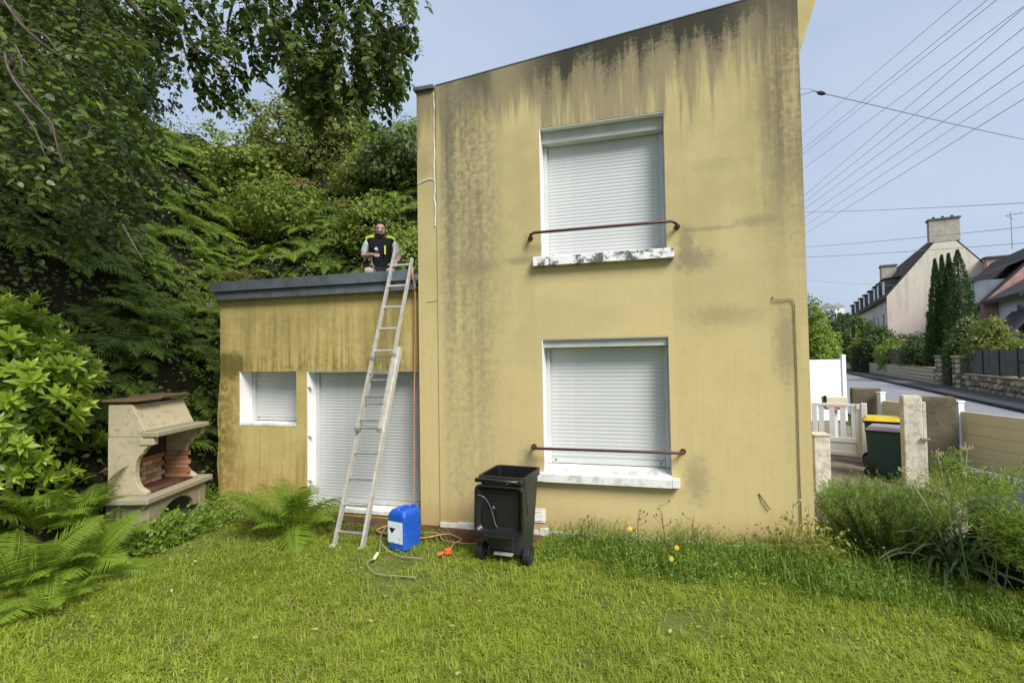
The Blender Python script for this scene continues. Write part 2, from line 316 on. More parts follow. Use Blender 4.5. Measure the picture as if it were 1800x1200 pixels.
class MB:
    def __init__(s, M=None): s.v = []; s.f = []; s.M = M

    def add(s, vs, fs, M=None):
        k = len(s.v)
        for p in vs:
            p = Vector(p)
            if M is not None: p = M @ p
            if s.M is not None: p = s.M @ p
            s.v.append(tuple(p))
        s.f += [tuple(i + k for i in f) for f in fs]
        return s

    def quad(s, *ps): return s.add(ps, [tuple(range(len(ps)))])

    def box(s, x0, x1, y0, y1, z0, z1, M=None):
        return s.add([(x0, y0, z0), (x1, y0, z0), (x1, y1, z0), (x0, y1, z0), (x0, y0, z1), (x1, y0, z1), (x1, y1, z1), (x0, y1, z1)],
                     [(0, 3, 2, 1), (4, 5, 6, 7), (0, 1, 5, 4), (1, 2, 6, 5), (2, 3, 7, 6), (3, 0, 4, 7)], M)

    def prism(s, poly, a, b, axis='y', M=None):
        def pt(p, t): return (p[0], t, p[1]) if axis == 'y' else ((t, p[0], p[1]) if axis == 'x' else (p[0], p[1], t))
        n = len(poly)
        return s.add([pt(p, a) for p in poly] + [pt(p, b) for p in poly],
                     [tuple(range(n)), tuple(range(2 * n - 1, n - 1, -1))] + [(i, n + i, n + (i + 1) % n, (i + 1) % n) for i in range(n)], M)

    def tube(s, pts, r, n=6, cap=True, M=None):
        pts = [Vector(p) for p in pts]; rs = r if hasattr(r, '__len__') else [r] * len(pts)
        vs = []; fs = []; prev = None
        for i, p in enumerate(pts):
            t = (pts[min(i + 1, len(pts) - 1)] - pts[max(i - 1, 0)])
            t = t.normalized() if t.length > 1e-9 else Vector((0, 0, 1))
            a = prev if prev is not None else (Vector((0, 0, 1)) if abs(t.z) < .9 else Vector((1, 0, 0)))
            b = t.cross(a)
            if b.length < 1e-6: b = t.cross(Vector((0, 1, 0)))
            b.normalize(); a = b.cross(t).normalized(); prev = a
            for k in range(n):
                q = 2 * math.pi * k / n
                vs.append(p + (a * math.cos(q) + b * math.sin(q)) * rs[i])
        for i in range(len(pts) - 1):
            for k in range(n):
                fs.append((i * n + k, i * n + (k + 1) % n, (i + 1) * n + (k + 1) % n, (i + 1) * n + k))
        if cap: fs += [tuple(range(n - 1, -1, -1)), tuple((len(pts) - 1) * n + k for k in range(n))]
        return s.add(vs, fs, M)

    def lathe(s, prof, n=16, M=None):
        vs = []; fs = []
        for (r, z) in prof:
            for k in range(n):
                q = 2 * math.pi * k / n; vs.append((r * math.cos(q), r * math.sin(q), z))
        for i in range(len(prof) - 1):
            for k in range(n): fs.append((i * n + k, i * n + (k + 1) % n, (i + 1) * n + (k + 1) % n, (i + 1) * n + k))
        fs += [tuple(range(n - 1, -1, -1)), tuple((len(prof) - 1) * n + k for k in range(n))]
        return s.add(vs, fs, M)

    def mesh(s, name, mat, smooth=False):
        me = bpy.data.meshes.new(name); me.from_pydata(s.v, [], s.f); me.update()
        me.materials.append(MAT[mat] if isinstance(mat, str) else mat)
        if smooth: me.shade_smooth()
        bm = bmesh.new(); bm.from_mesh(me); bmesh.ops.recalc_face_normals(bm, faces=bm.faces); bm.to_mesh(me); bm.free()
        return me

    def build(s, name, mat, parent=None, smooth=False, bevel=0., seg=2):
        o = bpy.data.objects.new(name, s.mesh(name, mat, smooth)); link(o, parent)
        if bevel:
            b = o.modifiers.new('bevel', 'BEVEL'); b.width = bevel; b.segments = seg; b.limit_method = 'ANGLE'; b.angle_limit = R(35)
            b.harden_normals = False
        return o


def np_mesh(name, V, F, mat, tint=None, smooth=False):
    """V (n,3), F (m,k) arrays to a mesh; tint per vertex"""
    me = bpy.data.meshes.new(name); n = len(V); m, k = F.shape
    me.vertices.add(n); me.vertices.foreach_set('co', np.ascontiguousarray(V, dtype=np.float32).ravel())
    me.loops.add(m * k); me.loops.foreach_set('vertex_index', np.ascontiguousarray(F, dtype=np.int32).ravel())
    me.polygons.add(m); me.polygons.foreach_set('loop_start', np.arange(0, m * k, k, dtype=np.int32))
    me.update(calc_edges=True)
    me.materials.append(mat)
    if tint is not None:
        a = me.attributes.new('tint', 'FLOAT', 'POINT'); a.data.foreach_set('value', np.ascontiguousarray(tint, dtype=np.float32))
    if smooth: me.shade_smooth()
    return me


def unit(a): return a / np.maximum(np.linalg.norm(a, axis=-1, keepdims=True), 1e-9)


# leaf outline templates: axis +X (length 1), width along Y, normal +Z
LT = np.array([(0, 0, 0), (.35, 0, -.04), (.7, 0, -.03), (1, 0, -.08), (.22, .34, .03), (.62, .30, .03), (.22, -.34, .03), (.62, -.30, .03)])
LF = np.array([(0, 1, 4), (4, 1, 5), (1, 2, 5), (5, 2, 3), (0, 6, 1), (6, 7, 1), (1, 7, 2), (7, 3, 2)])
QT = np.array([(0, 0, 0), (.5, .5, .05), (1, 0, -.06), (.5, -.5, .05)]); QF = np.array([(0, 1, 2), (0, 2, 3)])
NT_ = np.array([(0, .5, 0), (0, -.5, 0), (1, 0, 0)]); NF = np.array([(0, 1, 2)])


def leaves(pos, axis, nrm, size, width, tint, T=LT, F=LF):
    """arrays of leaf placements to V, F, tint"""
    x = unit(axis); y = unit(np.cross(nrm, x)); z = np.cross(x, y)
    s = size[:, None, None]; t = T[None]
    V = pos[:, None, :] + s * (t[..., 0:1] * x[:, None, :] + t[..., 1:2] * width * y[:, None, :] + t[..., 2:3] * z[:, None, :])
    n, k = len(pos), len(T)
    FF = (np.arange(n)[:, None, None] * k + F[None]).reshape(-1, 3)
    return V.reshape(-1, 3), FF, np.repeat(tint, k)


def merge(parts):
    V = []; F = []; T = []; o = 0
    for v, f, t in parts:
        V.append(v); F.append(f + o); T.append(t); o += len(v)
    return np.concatenate(V), np.concatenate(F), np.concatenate(T)


def rdir(n): return unit(rng.normal(size=(n, 3)))


def crown(n_clump, per, center, radii, size, width=1., clump_r=.3, up=.4, shell=.55, T=QT, F=QF, droop=0., lump=.25):
    """leaf clumps spread through an uneven ellipsoid"""
    c = np.array(center); r = np.array(radii)
    d = rdir(n_clump); rad = shell + (1 - shell) * rng.random(n_clump) ** .6
    lumpv = 1 + lump * np.sin(d[:, 0] * 5 + rng.random() * 6) * np.cos(d[:, 1] * 4 + d[:, 2] * 5 + rng.random() * 6)
    C = c + d * r * (rad * lumpv)[:, None]
    off = rdir(n_clump * per) * (rng.random(n_clump * per) ** .5)[:, None] * clump_r
    pos = np.repeat(C, per, 0) + off * np.array([1, 1, .75])
    outw = unit(np.repeat(d, per, 0) + .6 * unit(off) + np.array([0, 0, up]))
    ax = unit(np.cross(outw, rdir(len(pos))) + .45 * outw + np.array([0, 0, -droop]))
    tint = np.clip(np.repeat(rng.random(n_clump), per) * .5 + rng.random(len(pos)) * .5, 0, 1)
    return leaves(pos, ax, unit(outw + .7 * rdir(len(pos))), size * (.6 + .8 * rng.random(len(pos))), width, tint, T, F)


def smooth_path(pts, n=6):
    pts = [Vector(p) for p in pts]; o = []
    for i in range(len(pts) - 1):
        p0, p1, p2, p3 = pts[max(i - 1, 0)], pts[i], pts[i + 1], pts[min(i + 2, len(pts) - 1)]
        for k in range(n):
            t = k / n; o.append(.5 * ((2 * p1) + (p2 - p0) * t + (2 * p0 - 5 * p1 + 4 * p2 - p3) * t * t + (3 * p1 - p0 - 3 * p2 + p3) * t ** 3))
    return o + [pts[-1]]


# ------------------------------------------------------------------ the ground
def sstep(x, a, b):
    t = min(1, max(0, (x - a) / (b - a))); return t * t * (3 - 2 * t)


def lawn_h(x, y): return .28 * sstep(-y, 1.6, 4.8) + .02 * math.sin(x * 1.7 + 1) * math.sin(y * 1.3) * sstep(-y, .8, 1.6)


def bank_h(x, y):
    s = max(-4.75 - x - .15 * (y + 1), min(y - 2.55, 1.3 - x))
    if s < 0: return s * .6
    h = 1.42 * min(s, 6.6) + .3 * max(0, s - 6.6)
    return h + (.25 * math.sin(x * 1.9 + y * .7) + .2 * math.sin(y * 2.3 - x * .8)) * sstep(s, .2, 1.5)


def sheet(name, x0, x1, y0, y1, nx, ny, fn, mat, smooth=True):
    xs = np.linspace(x0, x1, nx); ys = np.linspace(y0, y1, ny)
    V = np.array([(x, y, fn(x, y)) for y in ys for x in xs])
    i = np.arange((ny - 1) * (nx - 1)); r, c = i // (nx - 1), i % (nx - 1); a = r * nx + c
    F = np.stack([a, a + 1, a + nx + 1, a + nx], 1)
    o = link(bpy.data.objects.new(name, np_mesh(name, V, F, MAT[mat], smooth=smooth)))
    return tag(o, kind='structure')


sheet('ground', -500, 500, -500, 500, 2, 2, lambda x, y: -.06, 'field')
sheet('lawn', -9, 8.2, -9, .6, 70, 40, lambda x, y: lawn_h(x, y) - .012, 'turf')
sheet('hillside', -32, 2, -10, 34, 80, 90, lambda x, y: bank_h(x, y) if bank_h(x, y) > -.5 else -.5, 'soil')
MB().box(-4.6, .35, -.42, .11, -.05, .012).build('soil_strip', 'strip')['kind'] = 'structure'
sheet('gravel_yard', 3.19, 6.9, .61, 12, 6, 12, lambda x, y: .004, 'gravel')
MB().box(3.3, 5.6, 2.05, 2.75, -.05, .022).build('concrete_path', 'conc')['kind'] = 'structure'

# the road climbs past the garden, turned 10 degrees from the house
RA = math.atan(.18); RM = Matrix.Rotation(-RA, 4, 'Z'); RM.translation = Vector((10.65, 0, 0))
mb = MB(RM); mb.box(-5.0, 0, -60, 260, -.08, -.012); mb.build('road', 'asphalt')['kind'] = 'structure'
mb = MB(RM)
for k in range(70):
    mb.box(.0, .16, -8 + k * 1.9, -8 + k * 1.9 + 1.88, -.08, .10)
mb.build('kerb', 'kerb')['kind'] = 'structure'
mb = MB(RM); mb.box(.163, 1.75, -60, 260, -.08, .105); mb.build('pavement', 'pave')['kind'] = 'structure'

# ------------------------------------------------------------------ the house
house = thing('house', 'tall ochre rendered house with a low flat roofed wing and closed white shutters', 'house')


def wall_with_holes(mb, x0, x1, z0, z1fn, holes, y, depth):
    xs = sorted({x0, x1, *[h[0] for h in holes], *[h[1] for h in holes]} | set(np.linspace(x0, x1, 5)))
    zs = sorted({z0, *[h[2] for h in holes], *[h[3] for h in holes]})
    for a, b in zip(xs, xs[1:]):
        for c, d in zip(zs, zs[1:] + [None]):
            xm = (a + b) / 2; zm = c + .01
            if any(h[0] < xm < h[1] and h[2] < zm < h[3] for h in holes): continue
            za, zb = (d, d) if d is not None else (z1fn(a), z1fn(b))
            mb.quad((a, y, c), (b, y, c), (b, y, zb), (a, y, za))
    return mb


def roof_z(x): return 5.535 + .1 * (x + .956)


UW = (.373, 1.798, 3.255, 4.808); LW = (.362, 1.791, .74, 2.292)
SW = (-4.10, -3.14, 1.17, 1.945); DW = (-2.97, -1.285, .10, 1.936)
WY = .12
mb = MB(); wall_with_holes(mb, -.955, 3.174, -.1, roof_z, [UW, LW], 0., .24)
mb.quad((3.174, 0, -.1), (3.174, 6, -.1), (3.174, 6, roof_z(3.174)), (3.174, 0, roof_z(3.174)))
mb.quad((-.955, 0, 5.5), (-.955, 0, roof_z(-.955)), (-.955, 6, roof_z(-.955)), (-.955, 6, 5.5))
mb.quad((-1.224, 6, -.1), (3.174, 6, -.1), (3.174, 6, roof_z(3.174)), (-1.224, 6, roof_z(-1.224)))
mb.build('main_wall', 'facade', house)
mb = MB()     # narrow strip left of the joint, set 12 mm back
mb.quad((-1.224, .012, -.1), (-.962, .012, -.1), (-.962, .012, 5.50), (-1.224, .012, 5.50))
mb.quad((-1.224, .012, -.1), (-1.224, .012, 5.5), (-1.224, 6, 5.5), (-1.224, 6, -.1))
mb.build('edge_strip', 'facade', house)
MB().quad((-.962, .012, -.1), (-.955, .03, -.1), (-.955, .03, 5.5), (-.962, .012, 5.5)).build('wall_joint', 'dark', house)
MB().box(-1.25, -.975, -.03, 6, 5.505, 5.55).build('edge_cap', 'zinc', house)
MB().prism([(-.955, roof_z(-.955)), (3.174, roof_z(3.174)), (3.174, roof_z(3.174) + .012), (-.955, roof_z(-.955) + .012)], -.006, 6.0).build('roof', 'zinc', house)
MB().prism([(3.177, 5.216), (3.45, 6.08), (3.177, 6.05)], .02, 6.0).build('eaves_flare', plain('ochre_flare_render', (.47, .40, .18), .9, .1, .12, 3, dirt=(.28, .24, .12), dirt_amt=.4), house)
mb = MB(); z = 5.46; pts = []
while z > 3.72:
    pts.append((-.985 + rnd.uniform(-.009, .009), .010, z)); z -= .09
mb.tube(pts, [.007 + rnd.uniform(-.003, .004) for _ in pts], 5)
mb.tube([(-1.222, .010, 4.31), (-1.14, .008, 4.34), (-1.06, .008, 4.36), (-.99, .009, 4.345)], [.007, .011, .010, .006], 5)
mb.build('crack_filler', 'white_worn', house)
MB().tube([(-1.1, .010, 2.80), (-.97, .010, 2.81)], .006, 4).build('mortar_joint', 'wing', house)
mb = MB()
for k in range(36):
    x0 = -.95 + k * .1146; a, b = rnd.uniform(.02, .055), rnd.uniform(-.004, .012)
    mb.box(x0, x0 + .1146 + .004, -.022 - b, .0 - .002, -.05, .035 + a)
mb.build('plinth_edge', 'white_worn', house)

mb = MB(); wall_with_holes(mb, -4.44, -1.224, -.1, lambda x: 2.99, [SW, DW], WY, .26)
mb.quad((-4.44, WY, -.1), (-4.44, WY, 2.99), (-4.44, 3.4, 2.99), (-4.44, 3.4, -.1))
mb.build('wing_wall', 'wing', house)
MB().prism([(-4.442, -.1), (-4.442, 1.92), (-4.47, 1.9), (-4.50, 1.6), (-4.525, 1.25), (-4.50, .95), (-4.53, .6), (-4.50, .3), (-4.53, -.1)], WY + .03, WY + .4).build('wing_buttress', 'wing', house)
MB().box(-4.50, -1.28, -.015, .02, 3.085, 3.222).build('upper_fascia', 'zinc', house, bevel=.006)
MB().box(-4.43, -1.27, .024, .06, 2.965, 3.083).build('lower_fascia', 'zinc', house, bevel=.006)
MB().box(-4.49, -1.23, .021, 3.4, 3.088, 3.165).build('wing_roof', 'zinc', house)
mb = MB()
for z in (3.06, 2.985): MB().box(-1.262, -1.228, .02, .09, z - .018, z + .018).build('fascia_bracket', 'post_black', house)


def slat_mesh(wd, h):
    mb = MB(); n = 5; prof = [(0, 0)] + [(-.0032 * math.sin(math.pi * (i / n)) ** .6, h * .94 * i / n + h * .03) for i in range(1, n)] + [(0, h * .97), (.004, h * .97), (.004, h)]
    prof += [(.012, h), (.012, 0)]
    return MB().prism(prof, -wd / 2, wd / 2, 'x')


def window(hole, y, depth, sill_z, ztop, slat_h, mat, side, label=None, coffer=None, guide=.045, bar_h=.07, flush_top=0):
    """painted reveals, roller box, guide rails, bottom bar and every slat"""
    x0, x1, z0, z1 = hole; yb = y + depth
    mb = MB(); e = .002
    mb.box(x0 + e, x0 + .012, y - .001, yb, z0, z1 - e); mb.box(x1 - .004, x1 - e, y + .012, yb, z0, z1 - e)
    mb.box(x0 + .013, x1 - .005, y + .004, yb, z1 - .010, z1 - e)
    fr = mb.build('window_reveal', side, house)
    zs = z1 - .012
    if coffer:
        cy, cz = coffer
        c = MB().box(x0 + .014, x1 - .006, cy, yb + .05, cz, z1 - .012).build('roller_box', 'coffer', house, bevel=.004)
        zs = cz - .004
    sh = MB().box(x0 + .02, x1 - .02, yb + .012, yb + .03, sill_z, zs).build('roller_shutter', mat, house)
    MB().box(x0 + .013, x0 + .013 + guide, yb - .045, yb + .011, sill_z, zs).build('guide_rail', mat, sh, bevel=.004)
    MB().box(x1 - .006 - guide, x1 - .006, yb - .045, yb + .011, sill_z, zs).build('guide_rail', mat, sh, bevel=.004)
    a, b = x0 + .014 + guide, x1 - .007 - guide; wd = b - a
    sm = slat_mesh(wd, slat_h).mesh('slat', mat)
    z = sill_z + bar_h + .004; k = 0
    while z < zs - .004:
        inst('slat', sm, sh, ((a + b) / 2, yb - .004, z), scale=(1, 1, min(1, (zs - z) / slat_h))); z += slat_h; k += 1
    bb = MB().box(a, b, yb - .022, yb + .01, sill_z + .006, sill_z + bar_h).build('bottom_bar', mat, sh, bevel=.004)
    for q in (a + .05, b - .05): MB().box(q - .008, q + .008, yb - .030, yb - .022, sill_z + .035, sill_z + .051).build('shutter_stop', 'dark', sh)
    return sh


window(UW, 0, .235, 3.268, 4.6, .0415, 'shutter', 'white', coffer=(.10, 4.655))
window(LW, 0, .235, .802, 2.2, .0455, 'shutter', 'white', coffer=(.045, 2.19))
window(SW, WY, .27, 1.215, 1.93, .044, 'shutter_grey', 'white', guide=.05, bar_h=.04)
window(DW, WY, .22, .115, 1.92, .0425, 'shutter_grey', 'white', guide=.05, bar_h=.07)


def sill(x0, x1, z0, z1, zb, mat, name='window_sill'):
    mb = MB(); n = 18
    prof = [(-.085, z0), (-.085, z1 - .008), (-.075, z1), (.0, z1 + (zb - z1) * .3), (.235, zb), (.235, z0 + .02), (-.002, z0 + .02), (-.002, z0)]
    return MB().prism(prof, x0, x1, 'x')


o = sill(.374, 1.797, 3.150, 3.255, 3.268, 'white_mold').build('window_sill', 'white_mold', house)
for a, b in ((.292, .3735), (1.7975, 1.872)): MB().box(a, b, -.085, -.003, 3.150, 3.257).build('window_sill_end', 'white_mold', house, bevel=.004)
o = sill(.363, 1.790, .645, .742, .80, 'white_worn').build('window_sill', 'white_worn', house)
for a, b in ((.285, .3625), (1.7905, 1.874)): MB().box(a, b, -.086, -.003, .645, .744).build('window_sill_end', 'white_worn', house, bevel=.006)
MB().box(-4.098, -3.142, WY + .004, WY + .27, 1.172, 1.21).build('window_sill', 'white_worn', house, bevel=.004)
MB().box(-3.0, -1.27, WY - .02, WY + .24, .055, .112).build('door_threshold', 'white_worn', house, bevel=.006)
for z in (1.72, 1.05, .45): MB().box(-2.972, -2.90, WY - .006, WY + .05, z, z + .012).build('door_hinge', 'white', house)


def rail(z, bend):
    x0, x1 = .262, 1.905
    pts = [(x0 - .01, .01, z - bend), (x0 - .008, -.05, z - bend), (x0 + .012, -.10, z - bend * .5), (x0 + .06, -.12, z), (x1 - .06, -.12, z + .002), (x1 - .012, -.10, z - bend * .5), (x1 + .008, -.05, z - bend), (x1 + .01, .01, z - bend)]
    r = MB().tube(pts, .0165, 10).build('window_rail', 'bar', house, smooth=True)
    for x in (x0 - .01, x1 + .01): MB().tube([(x, -.012, z - bend), (x, -.001, z - bend)], .032, 10).build('rail_plate', 'bar', r)


rail(3.532, .035); rail(1.032, .0)
v = MB().box(.225, .375, -.012, -.001, .148, .31).build('air_vent', 'white_worn', house, bevel=.004)
sm = MB().prism([(0, 0), (-.008, .002), (-.003, .012), (0, .012)], -.055, .055, 'x').mesh('louvre', 'white_worn')
for k in range(8): inst('louvre', sm, v, (.30, -.0122, .172 + k * .0145))
MB().tube([(2.85, .006, 2.70), (2.848, -.012, 2.66), (2.86, -.02, 2.645), (2.95, -.02, 2.644), (3.0, -.018, 2.652), (3.038, -.016, 2.64), (3.05, -.014, 2.58), (3.052, -.013, 1.8), (3.048, -.013, 1.0), (3.046, -.013, .24)], .0055, 6).build('wall_cable', plain('painted_cable', (.27, .21, .12), .8, .2), house, smooth=True)
MB().tube([(2.66, -.006, .62), (2.70, -.02, .55), (2.76, -.02, .46)], .006, 5).build('wall_hook', 'dry', house)
MB().tube([(2.60, -.012, .20), (2.66, -.02, .16), (3.05, -.018, .14)], .006, 5).build('ground_cable', 'dry', house)

# ------------------------------------------------------------------ ladder
lad = thing('ladder', 'long worn aluminium extension ladder leaning on the flat roof edge', 'ladder')


def frame(a, b, across):
    a, b = Vector(a), Vector(b); u = (b - a).normalized(); x = (Vector(across) - u * Vector(across).dot(u)).normalized(); n = u.cross(x)
    return a, u, x, n, (b - a).length


def stile(a, b, across, wd, dp, name, parent):
    o, u, x, n, L = frame(a, b, across)
    M = Matrix(((x.x, n.x, u.x, o.x), (x.y, n.y, u.y, o.y), (x.z, n.z, u.z, o.z), (0, 0, 0, 1)))
    mb = MB(M); t = .006      # channel profile with a groove down the face
    pr = [(-wd / 2, -dp / 2), (-wd / 2 + .008, -dp / 2), (-wd / 2 + .008, -dp / 2 + .014), (wd / 2 - .008, -dp / 2 + .014), (wd / 2 - .008, -dp / 2), (wd / 2, -dp / 2), (wd / 2, dp / 2), (-wd / 2, dp / 2)]
    mb.prism([(p[0], p[1]) for p in pr], 0, L, 'z'); return mb.build(name, 'alu', parent)


LB, RB = Vector((-1.908, -.815, -.06)), Vector((-1.55, -.815, -.06))     # feet
LTp, RTp = Vector((-1.575, .115, 3.52)), Vector((-1.262, .115, 3.52))
acr = (RB - LB).normalized()


def lp(side, t, off=0., xo=0.):
    a, b = (LB, LTp) if side == 0 else (RB, RTp)
    p = a.lerp(b, t); return p + Vector((0, -off, off * .3)) + acr * xo


for sd in (0, 1):
    t1 = .64 if sd else .55
    s_ = stile(lp(sd, 0, 0), lp(sd, t1, 0), acr, .034 if sd else .028, .06, 'stile', lad)
    f_ = lp(sd, 0); MB().box(-.03, .03, -.04, .04, -.015, .07, Matrix.Translation(f_)).build('foot', 'alu', s_, bevel=.006)
    xo = .012 if sd == 0 else -.034
    stile(lp(sd, .365, .05, xo), lp(sd, 1.0 if sd == 0 else .953, .05, xo), acr, .026, .05, 'fly_stile', lad)
    for t in ((.365, .60) if sd == 0 else (.365, .61)):
        p = lp(sd, t, .05, xo); MB().box(-.022, .022, -.035, .03, -.02, .025, Matrix.Translation(p)).build('slide_bracket', 'rung', lad, bevel=.004)
for k in range(8):
    t = .055 + k * .079
    a, b = lp(0, t, 0), lp(1, t, 0); MB().tube([a, b], .015, 6).build('rung', 'rung', lad)
for k in range(8):
    t = .395 + k * .0765
    a, b = lp(0, t, .05, .012), lp(1, t, .05, -.034); MB().tube([a, b], .0145, 6).build('rung', 'alu' if k > 2 else 'rung', lad)

# ------------------------------------------------------------------ black wheelie bin, lid swung open over its back
bin_ = thing('wheelie_bin', 'black wheelie bin on the lawn with its lid hanging open', 'bin', (.125, -.66, 0), R(-5)); bin_.scale = (1, 1, .945)


def taper_box(mb, b, t, z0, z1, rad=.04, n=4, cap_top=True, cap_bot=True):
    """rounded tapered shell; b, t = (x0, x1, y0, y1)"""
    def ring(q, z):
        x0, x1, y0, y1 = q; pts = []
        for cx, cy, a0 in ((x1 - rad, y1 - rad, 0), (x0 + rad, y1 - rad, 90), (x0 + rad, y0 + rad, 180), (x1 - rad, y0 + rad, 270)):
            for i in range(n + 1):
                a = R(a0 + 90 * i / n); pts.append((cx + rad * math.cos(a), cy + rad * math.sin(a), z))
        return pts
    A, B = ring(b, z0), ring(t, z1); k = len(A)
    fs = [(i, (i + 1) % k, k + (i + 1) % k, k + i) for i in range(k)]
    if cap_bot: fs.append(tuple(range(k - 1, -1, -1)))
    if cap_top: fs.append(tuple(range(k, 2 * k)))
    return mb.add(A + B, fs)


mb = MB(); taper_box(mb, (-.185, .185, -.14, .23), (-.235, .245, -.235, .275), .06, .87, .04, 4, False)
taper_box(mb, (-.245, .255, -.245, .285), (-.255, .265, -.255, .295), .87, .93, .05, 4, False, False)
body = mb.build('body', 'bin_body', bin_, bevel=.004)
mb = MB(); taper_box(mb, (-.16, .16, -.12, .20), (-.228, .238, -.228, .268), .10, .931, .04, 4, False); mb.build('inner_wall', 'lid_rim', body)
mb = MB(); taper_box(mb, (-.229, .239, -.229, .269), (-.254, .264, -.254, .294), .9305, .9306, .045, 4, False, False); mb.build('mouth_rim', 'bin_black', body)
mb = MB(); mb.box(-.11, .11, -.192, -.150, .12, .50, Matrix.Rotation(R(-3), 4, 'X')); mb.build('back_panel', 'bin_body', body, bevel=.01)
MB().box(-.10, .10, -.215, -.17, .085, .11).build('foot_bar', 'alu', body, bevel=.004)
MB().tube([(-.27, -.16, .10), (.27, -.16, .10)], .013, 8).build('axle', 'dark', bin_)
for x in (-.255, .255):
    wh = MB().tube([(x - .032, -.16, .10), (x + .032, -.16, .10)], .10, 24).build('wheel', 'dark', bin_, bevel=.008)
    MB().tube([(x - .036, -.16, .10), (x + .036, -.16, .10)], .055, 16).build('hub', 'bin_body', wh)
mb = MB(); mb.tube([(-.22, -.255, .90), (-.21, -.32, .905), (.21, -.32, .905), (.22, -.255, .90)], .018, 8); mb.build('handle', 'lid_rim', body, smooth=True)
for x in (-.20, .20): MB().box(x - .05, x + .05, -.33, -.25, .88, .92).build('hinge', 'lid_rim', body, bevel=.006)
# side rib and lifting comb
mb = MB(); mb.add([(.249, -.22, .88), (.252, -.20, .88), (.225, -.05, .5), (.222, -.07, .5)], [(0, 1, 2, 3)]); mb.build('side_rib', 'lid_rim', body)
mb = MB(); mb.box(-.235, .245, .28, .31, .84, .93); mb.build('comb', 'bin_body', body, bevel=.006)
# lid: shallow tray, hollow side turned outwards
LM = Matrix.Translation((0.005, -.315, .385)) @ Matrix.Rotation(R(-3.0), 4, 'X')
mb = MB(LM)
hw, hh = .262, .255


def rr(w_, h_, rad, n=5):
    pts = []
    for cx, cz, a0 in ((w_ - rad, h_ - rad, 0), (-w_ + rad, h_ - rad, 90), (-w_ + rad, -h_ + rad, 180), (w_ - rad, -h_ + rad, 270)):
        for i in range(n + 1): pts.append((cx + rad * math.cos(R(a0 + 90 * i / n)), cz + rad * math.sin(R(a0 + 90 * i / n))))
    return pts


def rings(mb, spec):
    prev = None; base = 0; vs = []; fs = []
    for (w_, h_, rad, y, cz) in spec:
        r_ = [(x, y, z + cz) for x, z in rr(w_, h_, rad)]; k = len(r_)
        if prev is not None:
            fs += [(base - k + i, base - k + (i + 1) % k, base + (i + 1) % k, base + i) for i in range(k)]
        vs += r_; base += k; prev = r_
    fs.append(tuple(range(base - k, base)))
    return mb.add(vs, fs)


rings(mb, [(hw, hh, .06, .0, .215), (hw, hh, .06, -.028, .215), (hw - .022, hh - .022, .045, -.030, .215), (hw - .026, hh - .026, .045, -.012, .215), (hw - .07, hh - .06, .05, .045, .215)])
mb.add([(-hw, 0.002, -.02), (hw, .002, -.02), (hw, .002, .45), (-hw, .002, .45)], [])
lid = mb.build('lid', 'bin_black', bin_, smooth=False, bevel=.004)
mb = MB(LM); mb.box(-.16, .17, -.035, .0, .482, .535); mb.build('lid_clip', 'bin_black', lid, bevel=.01)
MB(LM).tube([(.10, -.04, .505), (.10, -.030, .505)], .012, 10).build('lid_stud', 'rung', lid)
mb = MB(LM); mb.box(-.17, .17, -.036, -.006, -.075, -.036); mb.build('lid_grip', 'bin_black', lid, bevel=.012)
mb = MB(LM); mb.tube(smooth_path([(-.225, -.030, .36), (-.17, -.018, .345), (-.13, -.006, .30), (-.095, .010, .22), (-.065, .016, .12), (-.045, .012, .06), (-.015, .004, .035)]), .0045, 8); mb.build('lid_highlight', 'highlight_grey', lid, smooth=True)  # curved reflection on the lid, drawn as a thin paler tube
mb = MB(LM); rings(mb, [(.08, .13, .05, .036, .12), (.07, .12, .05, .018, .12)]); mb.add([], []); o = mb.build('lid_rib', 'lid_rim', lid); o.location = (-.13, 0, 0)

# ------------------------------------------------------------------ blue jerrycan
can = thing('jerrycan', 'blue plastic jerrycan with a white hazard label standing on the grass', 'canister', (-1.09, -.68, .0), R(-14))
mb = MB()
def can_ring(hx, hy, r_, z): 
    return [(x, y, z) for x, y in rr(hx, hy, r_, 4)]
spec = [(.108, .128, .025, .0), (.122, .142, .03, .02), (.122, .142, .03, .19), (.119, .139, .03, .195), (.122, .142, .03, .20), (.122, .142, .03, .37), (.116, .136, .04, .40), (.100, .120, .045, .425), (.07, .10, .04, .432)]
vs = []; fs = []; k = 20
for i, (a, b, r_, z) in enumerate(spec):
    q = can_ring(a, b, r_, z); k = len(q); vs += q
    if i: fs += [((i - 1) * k + j, (i - 1) * k + (j + 1) % k, i * k + (j + 1) % k, i * k + j) for j in range(k)]
fs += [tuple(range(k - 1, -1, -1)), tuple((len(spec) - 1) * k + j for j in range(k))]
mb.add(vs, fs); mb.build('body', 'blue', can, smooth=False, bevel=.006)
mb = MB(); mb.tube([(.0, -.10, .41), (.0, -.10, .430), (.0, -.07, .442), (.0, .03, .442), (.0, .05, .430), (.0, .055, .41)], [.02, .018, .017, .017, .018, .022], 8); mb.build('handle', 'blue', can, smooth=True)
MB().tube([(.065, .09, .42), (.065, .09, .455)], .028, 14).build('cap', 'blue', can, bevel=.004)
MB().box(.112, .126, -.04, .06, .22, .31).build('grip_panel', 'blue', can)
lab = MB().box(-.112, .098, -.1435, -.1425, .085, .315).build('label', 'paper', can)
MB().prism([(-.095, .245), (.0, .245), (-.052, .185)], -.1452, -.1440).build('hazard_mark', 'ink', lab)
mb = MB(); mb.tube([(.005 + .085 * math.cos(R(a)), -.1448, .19 + .105 * math.sin(R(a))) for a in range(-110, 75, 15)], .0017, 4)
